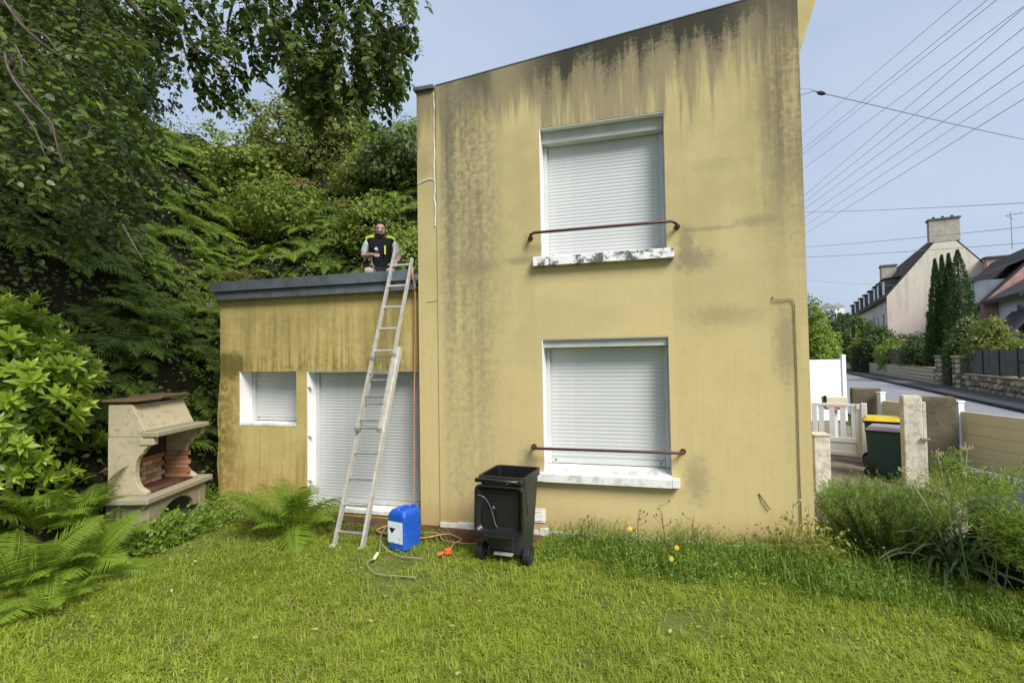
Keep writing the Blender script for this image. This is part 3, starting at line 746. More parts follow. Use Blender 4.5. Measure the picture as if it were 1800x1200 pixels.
mb.tube([(-.03 + .06 * math.cos(R(a)), -.1448, .15 + .055 * math.sin(R(a))) for a in range(180, 300, 15)], .0014, 4)
mb.tube([(.03, -.1448, .175), (.045, -.1448, .135), (.075, -.1448, .125), (.06, -.1448, .15), (.035, -.1448, .145)], .0025, 4); mb.build('hazard_lines', 'grey_ink', lab)

# ------------------------------------------------------------------ hoses on the ground





hz = thing('pressure_hose', 'orange hose hanging from the wing roof and looped around the blue canister', 'hose')
MB().tube(smooth_path([(-1.30, .35, 3.22), (-1.292, .06, 3.25), (-1.288, -.035, 3.16), (-1.29, .045, 2.92), (-1.315, .075, 2.2), (-1.328, .07, 1.6), (-1.338, .07, .9), (-1.34, .05, .35), (-1.36, .02, .10), (-1.45, -.05, .045), (-1.555, -.15, .04), (-1.61, -.38, .045), (-1.50, -.46, .05), (-1.367, -.47, .045), (-1.15, -.46, .03), (-.95, -.5, .045), (-.80, -.40, .055), (-.691, -.36, .06), (-.56, -.42, .055), (-.491, -.47, .05), (-.535, -.566, .05), (-.525, -.70, .05), (-.522, -.79, .05)]), .0085, 7).build('tube', 'hose', hz, smooth=True)
mb = MB(); mb.box(-.035, .035, -.025, .025, .0, .055, Matrix.Translation((-.52, -.80, .02)) @ Matrix.Rotation(R(30), 4, 'Z')); mb.tube([(-.55, -.84, .045), (-.60, -.90, .035)], .016, 8); mb.build('connector', 'orange', hz, bevel=.012)
hg = thing('thin_hose', 'pale thin hose lying in the grass below the blue canister', 'hose')
MB().tube(smooth_path([(-1.27, -.46, .16), (-1.40, -.45, .16), (-1.45, -.5, .10), (-1.40, -.66, .055), (-1.25, -.86, .06), (-1.12, -.94, .035), (-.95, -1.0, .03), (-.72, -1.0, .028)]), .0065, 6).build('tube', 'thin', hg, smooth=True)
MB().tube(smooth_path([(-1.38, -.70, .07), (-1.22, -1.0, .06), (-1.175, -1.141, .06), (-1.19, -1.24, .06), (-1.172, -1.32, .06), (-1.016, -1.43, .03), (-.80, -1.43, .028), (-.6, -1.40, .02)]), .0065, 6).build('tube', 'thin', hg, smooth=True)
MB().tube([(-1.20, -1.07, .065), (-1.165, -1.19, .065)], .018, 10).build('connector', 'cream', hg, bevel=.004)
hb = thing('power_lead', 'beige lead lying across the soil strip towards the black bin', 'lead')
MB().tube(smooth_path([(-.98, -.30, .03), (-.85, -.30, .035), (-.70, -.50, .04), (-.45, -.56, .05), (-.30, -.52, .04), (-.22, -.42, .03)]), .008, 6).build('tube', plain('beige_lead', (.42, .27, .17), .5, .4), hb, smooth=True)

# ------------------------------------------------------------------ stone barbecue
A_ = Vector((-3.97, -1.38, 0)); B_ = Vector((-4.31, -.10, 0)); ex = (B_ - A_).normalized()
bq = thing('barbecue', 'pale stone garden barbecue with a hood standing below the ferny bank', 'barbecue', (A_ + B_) / 2, math.atan2(ex.y, ex.x))
# local: x along the front (left to right as seen), y inwards, z up
hwid = (B_ - A_).length / 2
mb = MB()
mb.box(-.53, -.40, .05, .56, -.05, .46); mb.box(.40, .53, .05, .56, -.05, .46); mb.box(-.40, .40, .48, .56, -.05, .46)
arch = [(-.40, .463), (.40, .463), (.40, .20)] + [(.30 * math.cos(R(a)), .20 + .19 * math.sin(R(a))) for a in range(0, 181, 20)] + [(-.40, .20)]
mb.prism(arch, .055, .12); mb.build('base', 'stone', bq, bevel=.01)
MB().box(-.62, .62, .0, .60, .465, .535).build('table_slab', 'stone_rough', bq, bevel=.012)
side = [(.60, .537), (.60, 1.36), (.40, 1.36), (.12, .985), (.10, .90)] + [(.20 + .115 * math.cos(R(a)) - .06, .735 + .17 * math.sin(R(a))) for a in range(90, -91, -18)][::1]
# profile in (y, z): the front edge is scooped by a round cut
side = [(.58, .537), (.58, 1.215), (.10, 1.215), (.10, 1.11), (.155, 1.06)] + [(.155 + .105 * math.sin(R(a)), .81 + .21 * math.cos(R(a))) for a in range(10, 171, 16)] + [(.12, .57), (.12, .537)]
for x in (-.47, .40):
    MB().prism(side, x, x + .075, 'x').build('side_panel', 'stone', bq, bevel=.006)
for x in (-.485, .405): MB().box(x, x + .09, .03, .20, 1.12, 1.213).build('corbel', 'stone_rough', bq, bevel=.014)
MB().box(-.50, .49, -.03, .16, 1.217, 1.278).build('mantel', 'stone_rough', bq, bevel=.012)
mb = MB(); hs = [(.162, 1.217), (.58, 1.217), (.58, 1.60), (.30, 1.60), (.14, 1.281), (.162, 1.279)]
mb.prism(hs, -.47, .43, 'x'); mb.build('hood', 'stone', bq, bevel=.01)
MB().box(-.42, .42, .50, .585, .54, 1.21).build('back_panel', 'soot', bq)
MB().box(-.39, .39, .13, .50, .537, .556).build('hearth_floor', 'ash', bq)
bmesh_ = MB().box(-.082, .082, -.03, .0, 0, .052).mesh('brick', 'brick'); bmesh2 = MB().box(-.082, .082, -.03, .0, 0, .052).mesh('brick', 'brick_pale')
for r_ in range(6):
    for c_ in range(5):
        x = -.31 + c_ * .172 + (.05 if r_ % 2 else -.02)
        if abs(x) > .31: continue
        me = bmesh2 if (r_, c_) in ((1, 3), (2, 2), (3, 1), (0, 3), (2, 3), (4, 2), (1, 1)) else bmesh_
        inst('brick', me, bq, (x, .499, .558 + r_ * .058), (0, 0, rnd.uniform(-.02, .02)))
bs = MB().box(-.0, .03, -.075, .075, 0, .052)
bs = bs.mesh('brick', 'brick')
for r_ in range(6):
    for c_ in range(2): inst('brick', bs, bq, (.368, .28 + c_ * .16 - (.04 if r_ % 2 else 0), .558 + r_ * .058))
for q, (x0, x1, dz) in enumerate(((-.50, -.10, -.004), (-.095, .42, .012))):
    MB().box(x0, x1, .20, .64, 1.635 + dz, 1.665 + dz).build('chimney_tile', 'tile', bq, bevel=.008)
mb = MB()
for x in (-.38, .28): mb.box(x, x + .09, .42, .52, 1.598, 1.637)
mb.build('tile_support', 'stone', bq)

# ------------------------------------------------------------------ man kneeling on the wing roof
man = thing('person', 'man in black sleeveless fleece kneeling on the wing roof, holding a hose', 'person', (-2.05, .52, 3.15), R(28))


def skin_mesh(name, chains, mat, parent, levels=2, root=0):
    """chains: list of [(x, y, z, r), ...]; a chain starting with an int continues from that vertex"""
    vs = []; es = []; rs = []
    for ch in chains:
        prev = None
        for p in ch:
            if isinstance(p, int): prev = p; continue
            vs.append(p[:3]); rs.append(p[3:] if len(p) > 4 else (p[3], p[3])); i = len(vs) - 1
            if prev is not None: es.append((prev, i))
            prev = i
    me = bpy.data.meshes.new(name); me.from_pydata(vs, es, [])
    o = bpy.data.objects.new(name, me); COL.objects.link(o)
    bm = bmesh.new(); bm.from_mesh(me); lay = bm.verts.layers.skin.verify()
    bm.verts.ensure_lookup_table()
    for i, v_ in enumerate(bm.verts): v_[lay].radius = rs[i]; v_[lay].use_root = (i == root)
    bm.to_mesh(me); bm.free()
    o.modifiers.new('skin', 'SKIN').use_smooth_shade = True
    s_ = o.modifiers.new('sub', 'SUBSURF'); s_.levels = levels; s_.render_levels = levels
    dg = bpy.context.evaluated_depsgraph_get(); me2 = bpy.data.meshes.new_from_object(o.evaluated_get(dg))
    bpy.data.objects.remove(o); me2.name = name; me2.materials.clear(); me2.materials.append(MAT[mat]); me2.shade_smooth()
    r_ = bpy.data.objects.new(name, me2); return link(r_, parent)


def hand(base, d, side, curl):
    """finger chains rooted in the palm at base, pointing along d, curling along curl"""
    d = Vector(d).normalized(); c = Vector(curl).normalized(); s_ = d.cross(c).normalized() * side; o = []
    for k, L in enumerate((.062, .072, .068, .052)):
        b = Vector(base) + d * .035 + s_ * (.027 - .018 * k)
        p1 = b + d * L * .45 + c * .004; p2 = p1 + (d * .6 + c * .8).normalized() * L * .35; p3 = p2 + (d * .1 + c).normalized() * L * .28
        o.append([(*b, .009), (*p1, .0088), (*p2, .0080), (*p3, .0068)])
    b = Vector(base) + s_ * .03 + d * .005; p1 = b + (s_ * .7 + d * .6 + c * .3).normalized() * .035; p2 = p1 + (d * .7 + c * .7).normalized() * .028
    o.append([(*b, .011), (*p1, .0105), (*p2, .0085)])
    return o


RH = (-.085, -.235, .365); LH = (.205, -.20, .275)
core = [(0, .03, .14, .13, .10), (0, .03, .30, .135, .10), (0, .02, .46, .155, .105), (0, .02, .575, .13, .085), (0, .005, .635, .055, .055), (0, -.016, .676, .055, .062), (0, -.030, .722, .072, .086), (0, -.026, .785, .077, .090), (0, -.018, .836, .062, .076)]
ch = [core,
      [3, (-.175, .03, .575, .058), (-.225, .05, .45, .046), (-.235, .03, .385, .042), (-.165, -.12, .372, .034), (-.115, -.205, .367, .026), (*RH, .034, .016)],
      [3, (.175, .03, .575, .058), (.235, .06, .45, .046), (.25, .05, .375, .042), (.235, -.09, .315, .033), (.215, -.165, .285, .025), (*LH, .034, .016)],
      [0, (-.11, .0, .125, .088), (-.135, -.20, .115, .074), (-.14, -.37, .11, .060), (-.13, -.22, .05, .050), (-.12, .05, .05, .042), (-.12, .16, .045, .038)],
      [0, (.11, .0, .125, .088), (.135, -.20, .115, .074), (.14, -.37, .11, .060), (.13, -.22, .05, .050), (.12, .05, .05, .042), (.12, .16, .045, .038)]]
nf = []
iR, iL = 9 + 5, 9 + 11
for f in hand(RH, (.55, -.80, -.1), 1, (.3, .2, -.9)): nf.append([iR] + f)
for f in hand(LH, (-.1, -.7, -.6), -1, (-.6, .2, -.7)): nf.append([iL] + f)
body = skin_mesh('body', ch + nf, 'skin', man)
skin_mesh('trousers', [[(0, .03, .15, .145, .115), (-.112, .0, .128, .10), (-.137, -.20, .118, .086), (-.142, -.38, .112, .070), (-.132, -.22, .052, .060), (-.12, .05, .052, .052), (-.12, .15, .047, .046)], [0, (.112, .0, .128, .10), (.137, -.20, .118, .086), (.142, -.38, .112, .070), (.132, -.22, .052, .060), (.12, .05, .052, .052), (.12, .15, .047, .046)]], 'trousers', man)
for s_ in (-1, 1): skin_mesh('knee_pad', [[(s_ * .139, -.345, .118, .080, .066), (s_ * .142, -.405, .100, .070, .062)]], 'knee', man)
skin_mesh('vest', [[(0, .03, .17, .145, .120), (0, .03, .30, .142, .115), (0, .02, .46, .168, .124), (0, .02, .580, .165, .115), (0, .005, .640, .085, .085), (0, -.002, .672, .070, .074)], [3, (-.15, .025, .590, .072), (-.185, .03, .575, .062)], [3, (.15, .025, .590, .072), (.185, .03, .575, .062)]], 'vest', man)
for s_ in (-1, 1):
    skin_mesh('sleeve', [[(s_ * .145, .02, .585, .064), (s_ * .185, .03, .565, .064), (s_ * .215, .045, .48, .058), (s_ * .236, .05, .42, .056)]], 'shirt', man)
    skin_mesh('shoulder_panel', [[(s_ * .075, -.004, .656, .015, .050), (s_ * .13, .004, .640, .016, .056), (s_ * .205, .022, .610, .014, .054)]], 'hiviz', man)
    MB().tube([(s_ * .12, .15, .035), (s_ * .12, .27, .035)], [.04, .035], 8).build('boot', 'dark', man, smooth=True)
    e = skin_mesh('ear', [[(s_ * .079, .0, .735, .010, .016), (s_ * .083, .004, .765, .010, .018)]], 'skin', body, 1)
MB().box(.055, .075, -.118, -.105, .40, .52, Matrix.Rotation(R(4), 4, 'X')).build('zip_trim', 'hiviz', man)
mb = MB(); mb.box(-.075, -.035, -.122, -.108, .455, .480); mb.box(-.062, -.048, -.124, -.108, .475, .492); mb.build('chest_print', 'white_dot', man)
skin_mesh('hair', [[(0, .016, .790, .074, .076), (0, -.002, .842, .073, .086), (0, -.036, .868, .052, .060)], [0, (0, .040, .74, .062, .04)]], 'hair', man)
skin_mesh('beard', [[(-.058, -.050, .692, .012, .022), (0, -.092, .658, .026, .016), (.058, -.050, .692, .012, .022)]], 'hair', man, 1)
mb = MB(Matrix.Translation((0, -.034, -.014)))
for s_ in (-1, 1):
    mb.tube([(s_ * .032 - .016, -.101, .772), (s_ * .032 + .016, -.100, .774)], .007, 6)
    mb.tube([(s_ * .031 - .006, -.100, .755), (s_ * .031 + .006, -.100, .755)], .006, 6)
mb.build('brow', 'hair', body)
MB(Matrix.Translation((0, -.022, -.014))).tube([(0, -.092, .762), (0, -.105, .735), (0, -.108, .722)], [.010, .013, .016], 6).build('nose', 'skin', body, smooth=True)
MB(Matrix.Translation((0, -.022, -.014))).tube([(-.022, -.098, .698), (0, -.102, .698), (.022, -.098, .698)], .0055, 6).build('mouth', plain('lip', (.33, .13, .11), .5), body, smooth=True)
lance = thing('spray_hose', 'grey hose held in the hand of the kneeling man on the roof', 'hose', (-2.05, .52, 3.165), R(28))
MB().tube(smooth_path([(-.02, -.325, .385), (-.07, -.27, .365), (-.105, -.22, .345), (-.11, -.23, .25), (-.07, -.27, .12), (-.02, -.30, .03), (.10, -.20, .02), (.3, .1, .02)]), [.012] * 5 + [.0095] * 38, 7).build('tube', plain('grey_hose', (.20, .16, .13), .5), lance, smooth=True)

# ------------------------------------------------------------------ garden side: gate, fences, pillars and bins
p = thing('stone_pillar', 'short white rendered pillar beside the right corner of the house', 'pillar', (4.02, 2.75, 0), R(6))
MB().box(-.11, .11, -.11, .11, -.02, .83).build('shaft', 'post_white', p, bevel=.012); MB().box(-.125, .125, -.125, .125, .833, .865).build('cap', 'post_white', p, bevel=.01)

ga, gb = Vector((4.74, 5.66, 0)), Vector((5.54, 5.36, 0)); gx = gb - ga
gt = thing('picket_gate', 'white plastic garden gate with vertical pickets beyond the house corner', 'gate', ga, math.atan2(gx.y, gx.x)); L = gx.length
mb = MB(); mb.box(0, .09, -.02, .02, .05, 1.06); mb.box(L - .12, L, -.02, .02, .05, 1.06); mb.box(.092, L - .122, -.02, .02, 1.00, 1.06); mb.box(.092, L - .122, -.02, .02, .30, .40); mb.box(.092, L - .122, -.02, .02, .05, .13)
mb.build('gate_frame', 'gate_grey', gt, bevel=.008)
pm = MB().box(-.045, .045, -.012, .012, .402, .998).mesh('picket', 'gate_grey')
for k in range(4): inst('picket', pm, gt, (.16 + k * (L - .31) / 3, 0, 0))
MB().box(.095, L - .125, -.008, .008, .132, .298).build('lower_panel', 'gate_grey', gt)
MB().box(L - .10, L - .04, -.04, -.022, .96, 1.06).build('hinge', 'pvc_white', gt)
MB().box(L - .03, L + .06, -.06, .06, .0, 1.08).build('gate_post', 'gate_grey', gt, bevel=.008)

f0, f1 = Vector((5.6, 10.9, 0)), Vector((7.22, 11.33, 0)); fx = f1 - f0
fs_ = thing('privacy_fence', 'tall bright white board fence beyond the picket gate', 'fence', f0, math.atan2(fx.y, fx.x)); L = fx.length
bm_ = MB().box(0, L - .12, -.02, .02, .004, .226).mesh('board', 'pvc_white')
for k in range(8): inst('board', bm_, fs_, (0, 0, .02 + k * .228))
MB().box(L - .118, L, -.06, .06, 0, 1.98).build('post', 'pvc_white', fs_, bevel=.008)

lb = thing('letterbox', 'pale letterbox with a red symbol on a post behind the picket gate', 'letterbox', (5.66, 7.3, -.22), R(5))
MB().box(-.04, .04, -.04, .04, 0, .98).build('post', 'gate_grey', lb); MB().box(-.22, .22, -.14, .14, .98, 1.27).build('box', 'pvc', lb, bevel=.01)
mb = MB(); mb.tube([(-.20, -.15, 1.03), (.02, -.15, 1.045), (.08, -.15, 1.02), (.0, -.15, 1.01)], .012, 5); mb.build('red_mark', plain('red_print', (.6, .05, .05), .5), lb)
MB().box(-.26, -.225, -.16, -.08, 1.16, 1.30).build('hinge_plate', 'post_black', lb)


def pillar(x, y, w_, d_, h, mat, label, rz=0., cap=None):
    p = thing('gate_pillar', label, 'pillar', (x, y, 0), rz)
    MB().box(-w_ / 2, w_ / 2, -d_ / 2, d_ / 2, -.03, h).build('shaft', mat, p, bevel=.012)
    MB().box(-w_ / 2 + .01, w_ / 2 - .01, -d_ / 2 + .01, d_ / 2 - .01, h + .001, h + .02).build('cap', mat, p, bevel=.006)
    return p


pillar(5.86, 6.12, .50, .30, 1.30, 'post_dark', 'dark lichen covered pillar behind the bins', R(-12))
wp = pillar(5.46, 3.33, .24, .20, 1.37, 'post_white', 'cream white concrete gate pillar in front of the green bin', R(-8))
mb = MB(); mb.box(.122, .165, -.09, .05, .05, 1.30); mb.build('side_strip', 'post_white', wp, bevel=.006)
mb = MB(); mb.box(.08, .19, -.15, -.102, .74, .76); mb.build('hinge', 'rung', wp)
pillar(6.28, 4.42, .50, .34, 1.27, 'post_dark', 'wide dark weathered pillar at the end of the cream fence', R(-14))


def board_fence(a, b, z0, z1, n, mat, label, post_h):
    a, b = Vector(a), Vector(b); d = b - a; L = d.length
    f = thing('board_fence', label, 'fence', a, math.atan2(d.y, d.x)); h = (z1 - z0) / n
    bm_ = MB().box(.11, L, -.02, .02, .002, h - .002).mesh('board', mat)
    for k in range(n): inst('board', bm_, f, (0, 0, z0 + k * h))
    MB().box(0, .10, -.05, .05, 0, post_h).build('post', 'pvc_white', f, bevel=.006); MB().box(-.012, .112, -.062, .062, post_h, post_h + .03).build('post_cap', 'pvc_white', f, bevel=.008)
    return f


board_fence((6.0, 5.85, 0), (6.36, 4.72, 0), .10, 1.10, 5, 'pvc', 'cream board fence between the dark pillars behind the bins', 1.24)
board_fence((6.56, 4.38, 0), (7.42, 1.6, 0), .16, 1.06, 5, 'pvc', 'long cream board fence at the right edge behind the feathery plant', 1.20)


def far_bin(loc, rz, lidmat, label, h=1.0):
    b = thing('wheelie_bin', label, 'bin', loc, rz)
    mb = MB(); taper_box(mb, (-.20, .20, -.16, .22), (-.24, .24, -.25, .27), .05, h - .07, .04); bd = mb.build('body', 'bin_green', b)
    mb = MB(); taper_box(mb, (-.26, .26, -.30, .30), (-.22, .22, -.24, .24), h - .065, h, .05); mb.build('lid', lidmat, b, bevel=.008)
    mb = MB(); taper_box(mb, (-.25, .25, -.27, .29), (-.26, .26, -.28, .30), h - .10, h - .066, .05); mb.build('rim', 'bin_black', bd)
    for x in (-.22, .22): MB().tube([(x - .03, .22, .10), (x + .03, .22, .10)], .10, 16).build('wheel', 'dark', b)
    MB().box(-.21, -.12, -.262, -.235, h - .30, h - .16, Matrix.Rotation(R(4), 4, 'X')).build('sticker', 'paper', b)
    return b


far_bin((5.36, 3.86, 0), R(62), 'lid_mauve', 'dark green wheelie bin with a mauve lid beside the cream pillar', .85)
far_bin((5.62, 4.75, 0), R(70), 'lid_yellow', 'wheelie bin with a bright yellow lid behind the mauve lidded one', .90)

tb = thing('planter_tub', 'black plastic tub lying at the edge of the concrete path', 'tub', (4.83, 1.75, 0), R(8))
mb = MB(); rings_ = [(.20, 0), (.24, .24), (.26, .25), (.26, .27), (.225, .27), (.21, .10), (0.001, .10)]; mb.lathe(rings_, 20); mb.build('tub', 'pot', tb)
MB().lathe([(.21, .18), (.20, .20), (.001, .21)], 14).build('soil', 'soil', tb)
pb = thing('plastic_crate', 'small white plastic box beside the black tub', 'box', (4.60, 1.55, 0), R(12))
mb = MB(); taper_box(mb, (-.12, .12, -.09, .09), (-.14, .14, -.10, .10), .0, .13, .03); mb.build('box', 'white_worn', pb)
MB().lathe([(.035, .13), (.04, .17), (.02, .20), (.001, .205)], 10).build('lid_knob', 'white_worn', pb)

cp = thing('compost_bin', 'dark slatted compost bin with a flat lid at the right edge', 'compost bin', (4.98, -.30, -.08), R(34))
sm = MB().box(-.40, .40, -.018, .012, .004, .112).mesh('slat', 'compost')
for s_ in range(4):
    for k in range(6):
        a = s_ * math.pi / 2
        inst('slat', sm, cp, (.40 * math.sin(a), -.40 * math.cos(a), .01 + k * .122), (R(-9) if False else 0, 0, a))
for x in (-.40, .40):
    for y in (-.40, .40): MB().box(x - .03, x + .03, y - .03, y + .03, 0, .75).build('corner_post', 'compost', cp)
mb = MB(); taper_box(mb, (-.45, .45, -.45, .45), (-.40, .40, -.40, .40), .752, .80, .05); mb.build('lid', 'compost', cp, bevel=.008)

# ------------------------------------------------------------------ across the road: walls, gate, fences
def road_pt(n, t, z=0): return RM @ Vector((n, t, z))


stone_meshes = []
for q in range(6):
    mb = MB(); n = 7; L, H = rnd.uniform(.34, .55), rnd.uniform(.20, .27); vs = []
    ring = [(L / 2 * math.copysign(abs(math.cos(a)) ** .55, math.cos(a)) * rnd.uniform(.86, 1.0), H / 2 * math.copysign(abs(math.sin(a)) ** .55, math.sin(a)) * rnd.uniform(.86, 1.0)) for a in [2 * math.pi * (k + .5) / 8 for k in range(8)]]
    vs = [(-.0, a, b) for a, b in ring] + [(-.05 - rnd.uniform(0, .03), a * .82, b * .78) for a, b in ring]
    mb.add(vs, [(i, (i + 1) % 8, 8 + (i + 1) % 8, 8 + i) for i in range(8)] + [tuple(range(8, 16))])
    stone_meshes.append(mb.mesh('stone', 'wall_stone'))


def stone_wall(t0, t1, h, label, stones=True, n0=1.75):
    w_ = thing('stone_wall', label, 'wall', road_pt(n0, t0), -RA)
    MB().box(.0, .40, 0, t1 - t0, 0, h).build('core', 'mortar', w_)
    rows = int(h / .235); z = .10
    if stones:
        for r_ in range(rows):
            y = .1 + .2 * (r_ % 2)
            while y < t1 - t0 - .1:
                me = rnd.choice(stone_meshes); sy = rnd.uniform(.55, 1.15)
                inst('stone', me, w_, (-.001, y + .2, .13 + r_ * (h / rows) + rnd.uniform(-.03, .03)), (rnd.uniform(-.22, .22), 0, 0), (1, sy, rnd.uniform(.8, 1.2)))
                y += .47 * sy
    else:
        mb = MB()
        for r_ in range(rows):
            y = .1 + .2 * (r_ % 2)
            while y < t1 - t0 - .1:
                L_ = rnd.uniform(.3, .55); mb.box(-.05, -.001, y, y + L_ - .04, .03 + r_ * (h / rows), .03 + (r_ + .85) * (h / rows)); y += L_
        mb.build('stones', 'wall_stone', w_)['kind'] = 'stuff'
    mb = MB()
    for k in range(int((t1 - t0) / 1.1)): mb.box(-.06, .44, k * 1.1, k * 1.1 + 1.08, h + .001, h + .06)
    mb.build('coping', 'wall_stone', w_)
    return w_


WN = 1.75
stone_wall(13.0, 25.4, .82, 'low stone wall carrying the grey panel fence across the road')
stone_wall(29.6, 62, .95, 'long stone wall carrying the old board fence further up the road', False)
for t, l in ((26.0, 'stone gate pillar right of the dark gate'), (28.7, 'stone gate pillar left of the dark gate')):
    p = thing('gate_pillar', l, 'pillar', road_pt(WN + .2, t), -RA); MB().box(-.3, .3, -.55, .55, 0, 1.65).build('shaft', 'mortar', p)
    MB().box(-.36, .36, -.61, .61, 1.652, 1.74).build('cap', 'wall_stone', p)
    for r_ in range(6):
        for c_ in range(2): inst('stone', rnd.choice(stone_meshes), p, (-.302, -.26 + c_ * .52, .15 + r_ * .265), (0, 0, 0), (1, 1.05, 1))
g_ = thing('driveway_gate', 'dark grey double metal gate between stone pillars across the road', 'gate', road_pt(WN + .25, 26.6), -RA)
for k in range(2):
    lf = MB().box(-.02, .02, .02 + k * .76, .74 + k * .76, .08, 1.55).build('gate_leaf', 'gate_dark', g_)
    mb = MB()
    for z in (.12, .8, 1.45): mb.box(-.045, -.021, .03 + k * .76, .73 + k * .76, z, z + .07)
    mb.build('rail', 'post_black', lf)
fp = thing('panel_fence', 'grey panel fence with dark posts on the low stone wall across the road', 'fence', road_pt(WN + .2, 13.0), -RA)
for k in range(7):
    y0 = .2 + k * 1.72; hgt = 1.12 if k > 3 else 1.22
    MB().box(-.025, .025, y0 + .05, y0 + 1.67, .93, .88 + hgt).build('panel', 'panel_grey', fp)
    MB().box(-.05, .05, y0 - .045, y0 + .045, .885, .95 + hgt).build('post', 'post_black', fp)
    if k < 4: MB().box(-.045, -.026, y0 + .05, y0 + 1.67, 1.50, 1.56).build('rail', 'post_black', fp)
bf = thing('wooden_fence', 'old weathered board fence on the stone wall at the far bend', 'fence', road_pt(WN + .2, 38), -RA)
bw = MB().box(-.02, .02, 0, 1.02, 0, 1.15).mesh('board', 'wood')
for k in range(20): inst('board', bw, bf, (rnd.uniform(-.02, .02), k * 1.06, 1.01), (rnd.uniform(-.05, .05), 0, 0), (1, 1, rnd.uniform(.85, 1.08)))
mb_ = thing('meter_box', 'small white meter box set in the stone wall across the road', 'meter box', road_pt(WN - .06, 18.4, .28), -RA)
MB().box(-.08, .05, -.20, .20, 0, .66).build('case', 'pvc_white', mb_, bevel=.02); MB().box(-.088, -.081, -.16, .16, .06, .60).build('door', 'pvc_white', mb_)
mb_ = thing('meter_box', 'little pale box on the far stone wall near the bend', 'meter box', road_pt(WN - .06, 42, .35), -RA)
MB().box(-.08, .05, -.18, .18, 0, .55).build('case', 'pvc_white', mb_, bevel=.02); MB().box(-.088, -.081, -.14, .14, .06, .5).build('door', 'pvc_white', mb_)

# ------------------------------------------------------------------ houses across the road
def gable_house(name, label, loc, rz, wid, length, eave, apex, wallm, gablem, roofm, dormers, windows, chim=True, over=.25):
    h = thing(name, label, 'house', loc, rz)      # local: gable on the x axis (0..wid), body runs along +y
    MB().prism([(0, -1), (wid, -1), (wid, eave), (wid / 2, apex), (0, eave)], 0, .3).build('gable_wall', gablem, h)
    mb = MB(); mb.box(.02, .3, .302, length, -1, eave); mb.box(wid - .3, wid - .02, .302, length, -1, eave); mb.build('side_wall', wallm, h)
    mb = MB(); s = (apex - eave) / (wid / 2); t = .16
    for sg in (0, 1):
        a = (-over, eave - over * s); b = (wid / 2, apex)
        q = [(a[0], a[1]), (b[0], b[1]), (b[0], b[1] + t * 1.5), (a[0], a[1] + t * 1.2)]
        if sg: q = [(wid - x, z) for x, z in q]
        mb.prism(q, .02, length)
    mb.build('roof', roofm, h)
    MB().box(-over - .10, -over, .05, length, eave - over * s - .06, eave - over * s + .06).build('gutter', 'post_black', h)
    for (y, dz, dw, dh) in dormers:
        zb = eave + .25 + dz; x0 = .18 + dz / s
        d = MB().box(x0, x0 + dh / s + .4, y, y + dw, zb, zb + dh).build('dormer', 'slate', h)
        MB().box(x0 - .03, x0 - .002, y + .12, y + dw - .12, zb + .12, zb + dh - .08).build('window_frame', 'chim', d); MB().box(x0 - .045, x0 - .032, y + .2, y + dw - .2, zb + .2, zb + dh - .16).build('pane', 'pane', d)
        MB().prism([(x0 - .18, zb + dh), (x0 + dh / s + .9, zb + dh + .25), (x0 + dh / s + .9, zb + dh + .37), (x0 - .18, zb + dh + .12)], y - .1, y + dw + .1).build('dormer_roof', roofm, d)
    for (y, z, ww, hh) in windows:
        wn = MB().box(-.03, .018, y, y + ww, z, z + hh).build('window', 'wood', h); MB().box(-.045, -.031, y + .12, y + ww - .12, z + .12, z + hh - .1).build('pane', 'pane', wn)
    if chim:
        c = MB().box(wid / 2 - 1.15, wid / 2 + 1.15, -.03, .95, apex - 1.0, apex + 1.15).build('chimney', 'chim', h)
        MB().box(wid / 2 - 1.25, wid / 2 + 1.25, -.12, 1.05, apex + 1.152, apex + 1.30).build('chimney_cap', 'post_dark', c)
        mb = MB()
        for x in (-.7, 0, .7): mb.lathe([(.14, 0), (.12, .25), (.001, .25)], 8, Matrix.Translation((wid / 2 + x, .45, apex + 1.30)))
        mb.build('chimney_pot', 'post_dark', c)
    return h


H0 = P(1558, 505, 50.6); H0.z = 0
gable_house('terraced_house', 'long pale house with a steep slate roof, broad gable and chimney', H0, R(-14), 9.4, 42, 7.5, 13.5, 'cream_wall', MAT['gable'], 'slate_brown',
            [(2.0, .0, 2.0, 1.7), (6.2, 0, 1.5, 1.7), (9.2, 0, 1.5, 1.7), (14, 0, 1.6, 1.7), (19, 0, 1.6, 1.7), (24, 0, 1.7, 1.7), (30, 0, 1.7, 1.7), (36, 0, 1.7, 1.7)],
            [(2.3, 3.9, 1.0, 1.9), (6.4, 3.9, 1.0, 1.9), (9.4, 3.9, 1.0, 1.9), (14.2, 3.9, 1.0, 1.9), (18, 3.9, 1.0, 1.9), (24, 3.9, 1.0, 1.9), (30, 3.9, 1.0, 1.9)])
for o in house.children: pass
c2 = thing('chimney_stack', 'square pale chimney rising from the far roof of the long house', 'chimney', P(1560, 452, 66), R(-14)); c2.location.z = 0
MB().box(-.8, .8, -.8, .8, 6, 13.0).build('stack', 'chim', c2); MB().box(-.9, .9, -.9, .9, 13.002, 13.2).build('cap', 'post_dark', c2)

H1 = P(1722, 522, 36); H1.z = 0
h1 = gable_house('pink_house', 'pink gabled house with a big grey slate dormer at the right edge', H1, R(-14), 8.2, 13, 5.15, 9.6, 'pink_wall', 'pink_wall', 'slate', [], [], chim=False, over=.3)
